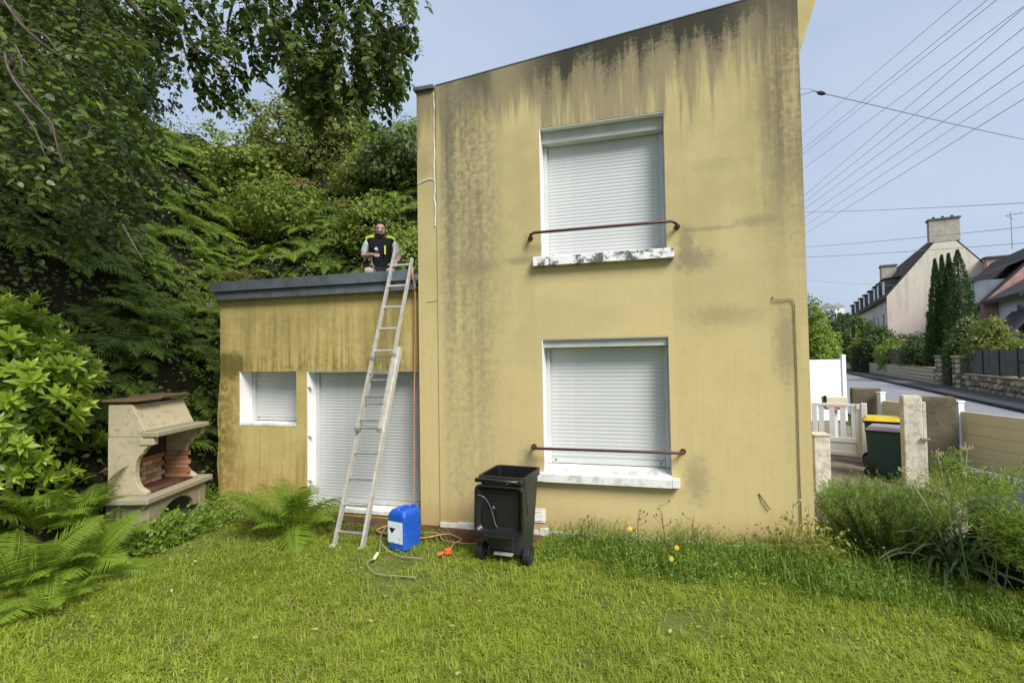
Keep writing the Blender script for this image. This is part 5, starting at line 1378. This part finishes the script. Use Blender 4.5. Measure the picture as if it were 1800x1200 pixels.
b, h = on_bank(628, 150, 19); conifer('slim_conifer', 'slim dark conifer rising between the bank trees', b, h, .62, LEAF['conifer'], 5, dens=4600, size=.22)

# right side planting across the road
rt = (  # px, py top, py foot, d, rx, name, label, size, mat, n
    (1430, 518, 640, 24, .55, 'garden_tree', 'yellow green young tree right beside the house edge', .10, LEAF['bright'], 260),
    (1445, 560, 640, 25, .75, 'garden_shrub', 'yellowish shrub at the house edge above the white fence', .10, LEAF['bright'], 240),
    (1475, 545, 640, 34, 1.3, 'garden_tree', 'dark rounded tree below the distant white houses', .14, LEAF['dark'], 380),
    (1505, 556, 640, 33, 1.3, 'garden_tree', 'dark tree in front of the long house front', .14, LEAF['dark'], 380),
    (1545, 568, 640, 31, 1.1, 'garden_tree', 'grey green tree below the gable corner of the long house', .12, LEAF['dark'], 300),
    (1513, 590, 625, 27, .55, 'garden_shrub', 'small pale shrub on the bank above the board fence', .09, LEAF['bright'], 150),
    (1468, 585, 640, 27, .9, 'garden_shrub', 'dark shrub left of the old board fence', .11, LEAF['dark'], 240),
    (1582, 596, 645, 24, .95, 'garden_shrub', 'bright green rounded shrub left of the dark driveway gate', .09, LEAF['bright'], 360),
    (1615, 583, 640, 29, 1.0, 'garden_shrub', 'dark green shrub between the bright shrub and the cypresses', .11, LEAF['dark'], 260),
    (1700, 556, 645, 22, .75, 'garden_shrub', 'dark spreading shrub right of the cypresses', .10, LEAF['dark'], 420),
    (1740, 553, 635, 23, .8, 'garden_tree', 'olive green tree below the slate dormer', .11, LEAF['olive'], 420),
    (1722, 588, 640, 20, .6, 'garden_shrub', 'yellow green shrub above the grey panel fence', .08, LEAF['bright'], 330),
    (1775, 592, 635, 19.5, .6, 'garden_shrub', 'leafy shrub above the fence near the right edge', .08, LEAF['olive'], 330),
    (1812, 585, 635, 19, .6, 'garden_shrub', 'light green shrub cut by the right edge', .08, LEAF['bright'], 300),
)
def wall_depth(px): return float(np.interp(px, (1424, 1495, 1545, 1600, 1640, 1680, 1740, 1800, 1900), (75, 49, 42, 34, 29.5, 25.5, 22, 19.5, 16)))


for (px, py, pf, d, r_, nm, lbl, ls, m_, n) in rt:
    d2 = d if px < 1460 else max(d, (wall_depth(px) + 1.6) / (1 - 1.15 * r_ / d)); k = d2 / d; r_ *= k
    q = P(px, py, d2); h = q.z * .97
    tree(nm, lbl, 'tree' if 'tree' in nm else 'shrub', (q.x, q.y, 0), h, (r_, r_, h * .46), int(n * 1.3), 16, ls * k, m_, .05, clump=.24 * k, shell=.3, droop=.1, base=.1)
for k, (px, py, d, r0, l) in enumerate(((1643, 456, 32, .8, 'leftmost of the four dark cypress spires'), (1655, 449, 32.6, .7, 'second cypress spire from the left'), (1667, 446, 31.6, .8, 'third cypress spire from the left'), (1683, 440, 31, 1.5, 'tallest and broadest cypress spire, rightmost of the four'))):
    q = P(px, py, d); conifer('cypress', l, (q.x, q.y, 0), q.z, r0, LEAF['cypress'], 20 + k, 'cypress spires across the road', dens=11000, size=.24, power=.85, ragged=.15)
hd = thing('hedge', 'clipped dark hedge at the foot of the big gable', 'hedge', P(1590, 592, 44)); hd.location.z = 0; hd.rotation_euler.z = R(-30)
pos = np.stack([rng.uniform(-4, 4, 9000), rng.uniform(-.6, .6, 9000), rng.uniform(0, 2.7, 9000)], 1)
v, f, t = leaves(pos, rdir(9000), rdir(9000), .10 + .10 * rng.random(9000), .9, rng.random(9000), QT, QF); o = inst('foliage', np_mesh('foliage', v, f, LEAF['dark'], t), hd); o['kind'] = 'stuff'
MB().box(-3.9, 3.9, -.4, .4, 0, 2.4).build('stems', 'bark', hd)
v, f, t = crown(1500, 12, (far.x, far.y - 8, 3), (70, 12, 8.5), 1.1, .9, 2.5, .4, .6); tag(inst('far_wood', np_mesh('far_wood', v, f, LEAF['dark'], t)), 'distant wooded hill behind the houses', 'wood', None, 'stuff')


# ------------------------------------------------------------------ lawn grass
def blades(pos, h, wd, lean, tint):
    n = len(pos); a = rng.random(n) * 6.283; d = np.stack([np.cos(a), np.sin(a), np.zeros(n)], 1); s = np.stack([-np.sin(a), np.cos(a), np.zeros(n)], 1)
    up_ = np.array([0, 0, 1.]); k = lean * (.4 + rng.random(n))
    m_ = pos + d * (h * k * .30)[:, None] + up_ * (h * .6)[:, None]; tp = pos + d * (h * k)[:, None] + up_ * (h * (1.0 - .35 * np.minimum(k, 1.5)))[:, None]
    w_ = wd[:, None] * s; V = np.stack([pos - w_, pos + w_, m_ - w_ * .8, m_ + w_ * .8, tp], 1).reshape(-1, 3)
    F = (np.arange(n)[:, None, None] * 5 + np.array([(0, 1, 3), (0, 3, 2), (2, 3, 4)])[None]).reshape(-1, 3)
    return V, F, np.repeat(tint, 5)


def vnoise(x, y, s, seed=0):
    return (np.sin(x * s + seed) * np.cos(y * s * 1.13 + seed * 2.1) + np.sin((x + y) * s * .71 + 1.7 + seed) * np.cos((x - y) * s * .57 + seed)) * .25 + .5


N = 330000
dep = 2.0 + 5.0 * rng.random(N) ** 1.35; ltr = (rng.random(N) * 2.3 - 1.15) * dep
fw = np.array([FWD.x, FWD.y]); fw = fw / np.linalg.norm(fw); rt_ = np.array([fw[1], -fw[0]])
gx_ = CAM.x + fw[0] * dep + rt_[0] * ltr; gy_ = CAM.y + fw[1] * dep + rt_[1] * ltr
edge = np.where(gx_ < .35, -.38 + .12 * np.sin(gx_ * 5), np.where(gx_ < 3.2, -.02, .55))
ok = (gy_ < edge) & (gx_ > -5.6) & (gx_ < 7.5) & (gy_ > -5.6)
gx_, gy_, dep = gx_[ok], gy_[ok], dep[ok]
bare = vnoise(gx_, gy_, 2.1, 3) * .6 + vnoise(gx_, gy_, 5.3, 8) * .4
keep = rng.random(len(gx_)) < np.clip(.10 + 1.9 * (bare - .27), .08, 1); gx_, gy_, dep, bare = gx_[keep], gy_[keep], dep[keep], bare[keep]
hh = np.array([lawn_h(x, y) for x, y in zip(gx_, gy_)]); n = len(gx_)
pos = np.stack([gx_, gy_, hh - .012], 1)
tint = np.clip(vnoise(gx_, gy_, 1.3, 1) * .50 + vnoise(gx_, gy_, 4.1, 5) * .38 + rng.random(n) * .40 - .14, 0, .94); tint = np.where(rng.random(n) < .03 + .34 * np.clip((vnoise(gx_, gy_, 1.9, 7) * .55 + vnoise(gx_, gy_, 6.3, 4) * .45 - .55) * 3, 0, 1), .99, tint)
hgt = (.022 + .056 * rng.random(n) ** 1.6) * (.75 + .6 * vnoise(gx_, gy_, 2.7, 2))
V, F, T_ = blades(pos, hgt, .0018 + .0014 * rng.random(n) + .0003 * dep, 1.55, tint)
# small clover and plantain leaves low in the sward
N2 = 60000; idx = rng.integers(0, n, N2); cw = vnoise(pos[idx, 0], pos[idx, 1], 2.9, 6) * .6 + vnoise(pos[idx, 0], pos[idx, 1], 7.1, 2) * .4; idx = idx[rng.random(N2) < np.clip((cw - .42) * 5, .04, 1)]; N2 = len(idx); p2 = pos[idx] + np.stack([rng.normal(0, .02, N2), rng.normal(0, .02, N2), .010 + .024 * rng.random(N2)], 1)
v2, f2, t2 = leaves(p2, unit(rng.normal(size=(N2, 3)) * np.array([1, 1, .25])), unit(rng.normal(size=(N2, 3)) * .35 + np.array([0, 0, 1])), .013 + .018 * rng.random(N2), .85, np.clip(.35 + .6 * rng.random(N2), 0, .94), QT, QF)
N3 = 900; tx = rng.integers(0, n, N3); k3 = 26; p3 = np.repeat(pos[tx], k3, 0) + np.concatenate([rng.normal(0, .018, (N3 * k3, 2)), np.zeros((N3 * k3, 1))], 1)
v3, f3, t3 = blades(p3, .05 + .075 * rng.random(N3 * k3), .0020 + .0012 * rng.random(N3 * k3), .9, np.clip(np.repeat(.25 + .6 * rng.random(N3), k3) + rng.normal(0, .1, N3 * k3), 0, .94))
V, F, T_ = merge([(V, F, T_), (v2, f2, t2), (v3, f3, t3)])
tag(inst('lawn_grass', np_mesh('lawn_grass', V, F, LEAF['grass'], T_)), 'short patchy lawn grass in front of the house', 'grass', None, 'stuff')
# yellow fallen leaves scattered on the lawn
lm_ = np_mesh('fallen_leaf', *leaves(np.zeros((1, 3)), np.array([[1., 0, 0]]), np.array([[0, 0, 1.]]), np.array([.055]), .9, np.array([.5]))[:2], LEAF['litter'], np.full(8, .5))
for k, (px, py) in enumerate(((870, 1066), (655, 1092), (675, 1048), (900, 1072), (443, 1120), (395, 1107), (790, 1100), (800, 1185), (820, 1060), (710, 1030), (560, 1105), (1320, 1150), (340, 985), (1180, 1105), (300, 1035), (840, 1056))):
    q = P(px, py, 1) - CAM; t = (CAM.z - .16) / -q.z
    for _ in range(4): p = CAM + q * t; t = (CAM.z - lawn_h(p.x, p.y) - .04) / -q.z
    p = CAM + q * t
    o = inst('fallen_leaf', lm_, None, p, (rnd.uniform(-.4, .4), rnd.uniform(-.4, .4), rnd.uniform(0, 6)), rnd.uniform(.6, 1.1)); tag(o, 'yellowed fallen leaf lying on the lawn', 'leaf', 'fallen leaves on the lawn')

# ------------------------------------------------------------------ weeds along the wall and at the right
parts = []


def weed_patch(n, fx, fy, hmin, hmax, blade=.5, size=.024, tint0=.1, tint1=.9):
    x = fx(n); y = fy(n, x); h0 = np.array([lawn_h(a, b) for a, b in zip(x, y)]); hh = hmin + (hmax - hmin) * rng.random(n) ** 1.6 * (.35 + 1.1 * vnoise(x, y, 5.2, 3))
    nb = int(n * blade); p = np.stack([x, y, h0], 1)
    parts.append(blades(p[:nb], hh[:nb] * 1.15, .0022 + .0020 * rng.random(nb), .55, tint0 + (tint1 - tint0) * rng.random(nb)))
    q = p[nb:]; m_ = len(q); k = 5; lean = rng.normal(0, .25, (m_, 2))
    zf = rng.random((m_, k)); pos = np.repeat(q, k, 0); zz = (zf * hh[nb:, None]).reshape(-1)
    pos[:, 2] += zz; pos[:, :2] += np.repeat(lean, k, 0) * zz[:, None] + rng.normal(0, .012, (m_ * k, 2)); N_ = m_ * k
    parts.append(leaves(pos, unit(rng.normal(size=(N_, 3)) + np.array([0, 0, .25])), unit(rng.normal(size=(N_, 3)) * .7 + np.array([.2, -.3, .8])), size * (.5 + rng.random(N_)), .55, tint0 + (tint1 - tint0) * rng.random(N_), QT, QF))


weed_patch(5600, lambda n: .45 + 2.9 * rng.random(n) ** .9, lambda n, x: -.04 - (.55 + .30 * vnoise(x, x, 2.3)) * rng.random(n) ** 1.1, .03, .30, .5)
weed_patch(2800, lambda n: 1.1 + 2.6 * rng.random(n), lambda n, x: -.10 - .85 * rng.random(n), .03, .34, .45)
weed_patch(5200, lambda n: 2.7 + 2.6 * rng.random(n), lambda n, x: -.62 - np.clip(x - 3.7, 0, 2) * .75 + .22 * rng.normal(0, 1, n), .04, .22, .7)
weed_patch(3800, lambda n: 4.0 + 1.6 * rng.random(n), lambda n, x: -1.35 + .62 * rng.random(n), .05, .22, .6)
weed_patch(900, lambda n: 3.3 + .9 * rng.random(n), lambda n, x: -.45 + .35 * rng.random(n), .03, .13, .7)
weed_patch(900, lambda n: 3.25 + 1.6 * rng.random(n), lambda n, x: .3 + .8 * rng.random(n), .03, .12, .6)
weed_patch(2400, lambda n: 5.4 + 1.6 * rng.random(n), lambda n, x: 2.0 + 2.2 * rng.random(n), .05, .35, .6)
weed_patch(2600, lambda n: -5.2 + .9 * rng.random(n), lambda n, x: -.3 + .55 * rng.random(n), .04, .30, .25, .045)
weed_patch(900, lambda n: -4.15 + .45 * rng.random(n), lambda n, x: -1.95 + 1.0 * rng.random(n), .06, .38, .3, .055)
weed_patch(700, lambda n: -4.25 + .6 * rng.random(n), lambda n, x: -1.15 + 1.0 * rng.random(n), .05, .26, .35, .05)
weed_patch(900, lambda n: -4.3 + 3.6 * rng.random(n), lambda n, x: -.38 + .2 * rng.random(n), .02, .09, .6, .025)
v, f, t = merge(parts)
tag(inst('weeds', np_mesh('weeds', v, f, LEAF['weed'], np.clip(t, 0, .94))), 'tangle of low green weeds along the house foot and path', 'weeds', None, 'stuff')
parts = []
weed_patch(420, lambda n: 2.75 + .5 * rng.random(n), lambda n, x: -.12 - .35 * rng.random(n), .1, .5, .25, .045)
v, f, t = merge(parts); yw = tag(inst('yellowing_weed', np_mesh('yellowing_weed', v, f, LEAF['yellowish'], np.clip(t, 0, .94))), 'yellowing weed at the right corner of the house wall', 'weed'); 


def flower_plant(loc, h, label):
    t = thing('yellow_flower', label, 'flower', loc); mb = MB(); mb.tube([(0, 0, 0), (.02, 0, h * .5), (0, -.02, h)], .0035, 4)
    for k in range(5): a = k * 2.4; mb.tube([(.01, 0, h * .15 * k), (.05 * math.cos(a), .05 * math.sin(a), h * .15 * k + .04)], [.004, .008], 4)
    mb.build('stem', 'stalk', t); n = 11; a = np.arange(n) * 6.283 / n; z0 = np.zeros(n)
    nrm = np.array([.2, -.8, .5]); nrm /= np.linalg.norm(nrm); e1 = unit(np.cross(nrm, [0, 0, 1.])); e2 = np.cross(nrm, e1)
    ax = np.cos(a)[:, None] * e1 + np.sin(a)[:, None] * e2
    v, f, tt = leaves(np.tile([0, -.02, h], (n, 1)) + ax * .006, ax, np.tile(nrm, (n, 1)), np.full(n, .021), .55, rng.random(n), QT, QF); inst('petals', np_mesh('petals', v, f, LEAF['petal'], tt), t)
    MB().lathe([(.001, 0), (.008, .002), (.006, .006), (.001, .008)], 8, Matrix.Translation((0, -.02, h)) @ Vector(nrm).to_track_quat('Z', 'Y').to_matrix().to_4x4()).build('flower_head', 'cream', t)


flower_plant((1.356, -.55, 0), .345, 'yellow flower highest among the weeds by the wall'); flower_plant((1.74, -.78, 0), .17, 'yellow flower low in the weeds nearest the lawn'); flower_plant((1.80, -.62, 0), .22, 'small orange yellow flower just above the low one')


def dry_stem(loc, h, label, seed, mat='dry', lean=(.05, 0)):
    r_ = random.Random(seed); t = thing('dry_weed_stem', label, 'weed', loc); mb = MB(); P0 = [(lean[0] * h * i / 5 + r_.gauss(0, .008), lean[1] * h * i / 5, h * i / 5) for i in range(6)]; mb.tube(P0, [.0035] * 5 + [.002], 4)
    for k in range(7):
        z = h * r_.uniform(.35, .95); a = r_.uniform(0, 6.28); L = r_.uniform(.05, .13); b = (lean[0] * z, lean[1] * z, z); e = (b[0] + L * math.cos(a), b[1] + L * math.sin(a) * .5, z + L * .6); mb.tube([b, e], .002, 4)
        mb.lathe([(.001, 0), (.010, .008), (.007, .02), (.001, .026)], 5, Matrix.Translation(e))
    mb.build('stem', mat, t)


dry_stem((1.42, -.40, 0), .48, 'dry brown seed stem left of the wall weeds centre', 1); dry_stem((1.72, -.38, 0), .56, 'tallest dry brown seed stem in front of the wall', 2, lean=(-.12, 0)); dry_stem((1.93, -.36, 0), .46, 'dry brown stem arching right below the window corner', 3, lean=(.12, 0)); dry_stem((2.86, -.35, 0), .66, 'pale seed stem at the right end of the wall', 4, 'straw'); dry_stem((3.02, -.30, 0), .60, 'second pale seed stem nearest the wall corner', 5, 'straw', (.06, 0)); dry_stem((.86, -.35, 0), .33, 'short dry stem right of the black bin', 6, lean=(.2, 0))

# needle leaved shrub right of the house
rs_ = thing('rosemary_shrub', 'upright needle leaved shrub beside the path at the right', 'shrub', (3.92, .28, 0))
pos = []; ax = []; mb = MB()
for k in range(620):
    a = rnd.uniform(0, 6.28); r_ = .55 * math.sqrt(rnd.random()); bx, by = r_ * math.cos(a) * .62, r_ * math.sin(a) * .62; h = rnd.uniform(.46, .70) * (1 - .30 * (r_ / .52) ** 2); d = Vector((math.cos(a) * r_ * .5 + rnd.gauss(0, .05), math.sin(a) * r_ * .5 + rnd.gauss(0, .05), h)); b = Vector((bx, by, .05 + .1 * rnd.random()))
    mb.tube([b, b + d * .5 + Vector((0, 0, .03)), b + d], [.004, .003, .0015], 3, False)
    for j in range(48):
        t = .12 + .88 * j / 48; q = b + d * t; aa = rnd.uniform(0, 6.28); pos.append(q); ax.append(Vector((math.cos(aa), math.sin(aa), .9)).normalized())
for k in range(60):
    b = Vector((rnd.uniform(-.62, -.40), rnd.uniform(-.1, .2), .1)); d = Vector((rnd.gauss(-.05, .05), rnd.gauss(0, .05), rnd.uniform(.40, .68)))
    for j in range(34): q = b + d * (j / 34); aa = rnd.uniform(0, 6.28); pos.append(q); ax.append(Vector((math.cos(aa), math.sin(aa), .9)).normalized())
mb.build('stems', 'twig', rs_); N = len(pos)
v, f, t = leaves(np.array(pos), np.array(ax), rdir(N), .038 + .020 * rng.random(N), .13, rng.random(N) * .94, QT, QF); o = inst('foliage', np_mesh('foliage', v, f, LEAF['rosemary'], t), rs_); o['kind'] = 'stuff'

# strap leaved plant with dry seed heads
ag = thing('agapanthus', 'dark strap leaved plant with dry seed heads before the compost bin', 'plant', (4.30, -.12, 0))
straps = []
for q in range(4):
    n = 9; s = np.linspace(0, 1, n); L = .62; e = (75, 60, 85, 45)[q]; e2 = (-50, -65, -20, -60)[q]; an = np.radians(e + (e2 - e) * s ** 1.3); x = np.concatenate([[0], np.cumsum(np.cos(an[:-1]))]) * L / (n - 1); z = np.concatenate([[0], np.cumsum(np.sin(an[:-1]))]) * L / (n - 1); wv = .018 * (1 - s ** 3) * (.6 + .4 * np.minimum(1, s * 4))
    V = np.concatenate([np.stack([x, -wv, z + .006], 1), np.stack([x, 0 * wv, z], 1), np.stack([x, wv, z + .006], 1)]); F = [(r_ * n + i, r_ * n + i + 1, (r_ + 1) * n + i + 1, (r_ + 1) * n + i) for r_ in (0, 1) for i in range(n - 1)]
    straps.append(np_mesh('leaf', V, np.array(F), LEAF['strap'], np.full(3 * n, .2 + .2 * q), True))
for k in range(95):
    a = rnd.uniform(0, 6.28); c = rnd.choice(((0, 0), (.12, .05), (-.1, .1), (.05, -.12), (-.05, -.05))); inst('leaf', rnd.choice(straps), ag, (c[0] + .04 * math.cos(a), c[1] + .04 * math.sin(a), 0), (rnd.uniform(-.2, .2), rnd.uniform(-.15, .15), a), rnd.uniform(.85, 1.35))
for (top_, seed) in ((P(1648, 800, 4.75), 1), (P(1590, 828, 4.9), 2), (P(1700, 790, 4.7), 3), (P(1668, 835, 4.9), 4)):
    q = top_ - Vector((4.30, -.12, 0)); r_ = random.Random(seed); st = MB().tube(smooth_path([(0, 0, 0), q * .5 + Vector((.02, 0, .06)), q], 5), .005, 5).build('flower_stalk', 'straw', ag)
    mb = MB()
    for k in range(14):
        d = Vector((r_.gauss(0, 1), r_.gauss(0, 1), abs(r_.gauss(.5, .5)))).normalized() * r_.uniform(.03, .055); mb.tube([q, q + d], .0015, 3); mb.lathe([(.001, 0), (.006, .006), (.005, .014), (.001, .018)], 5, Matrix.Translation(q + d))
    mb.build('seed_head', 'straw', st)

# feathery tall plants at the right edge
def feathery(loc, h, n_st, label, seed, spread=.16):
    r_ = random.Random(seed); t = thing('feathery_plant', label, 'plant', loc); mb = MB(); pos = []; ax = []
    for s_ in range(n_st):
        b = Vector((r_.gauss(0, spread * .5), r_.gauss(0, spread * .5), 0)); d = Vector((r_.gauss(0, .14), r_.gauss(0, .14), 1)).normalized(); H = h * r_.uniform(.6, 1); mb.tube([b, b + d * H * .5, b + d * H], [.008, .006, .003], 5)
        for k in range(14):
            z = H * (.48 + .52 * k / 14); q = b + d * z; a = k * 2.4 + r_.random(); L = .22 * (1 - .55 * k / 16) * r_.uniform(.7, 1.2); e = Vector((math.cos(a), math.sin(a), .75)).normalized(); mb.tube([q, q + e * L], .0022, 3, False)
            for j in range(40): u_ = .25 + .75 * r_.random(); w_ = q + e * L * u_ + Vector((r_.gauss(0, .03), r_.gauss(0, .03), r_.gauss(0, .028))); pos.append(w_); ax.append(Vector((e.x + r_.gauss(0, .7), e.y + r_.gauss(0, .7), .5 + r_.gauss(0, .6))))
    mb.build('stems', 'stalk', t); N = len(pos); v, f, tt = leaves(np.array(pos), np.array([tuple(a) for a in ax]), rdir(N), .036 + .03 * rng.random(N), .16, rng.random(N) * .94, QT, QF)
    o = inst('foliage', np_mesh('foliage', v, f, LEAF['fennel'], tt), t); o['kind'] = 'stuff'


q = P(1760, 1000, 4.1); feathery((q.x, q.y, 0), 1.32, 5, 'tall feathery green plant in front of the cream fence', 3)
q = P(1815, 1050, 3.9); feathery((q.x, q.y, 0), 1.15, 6, 'feathery plant cut by the right edge', 4)
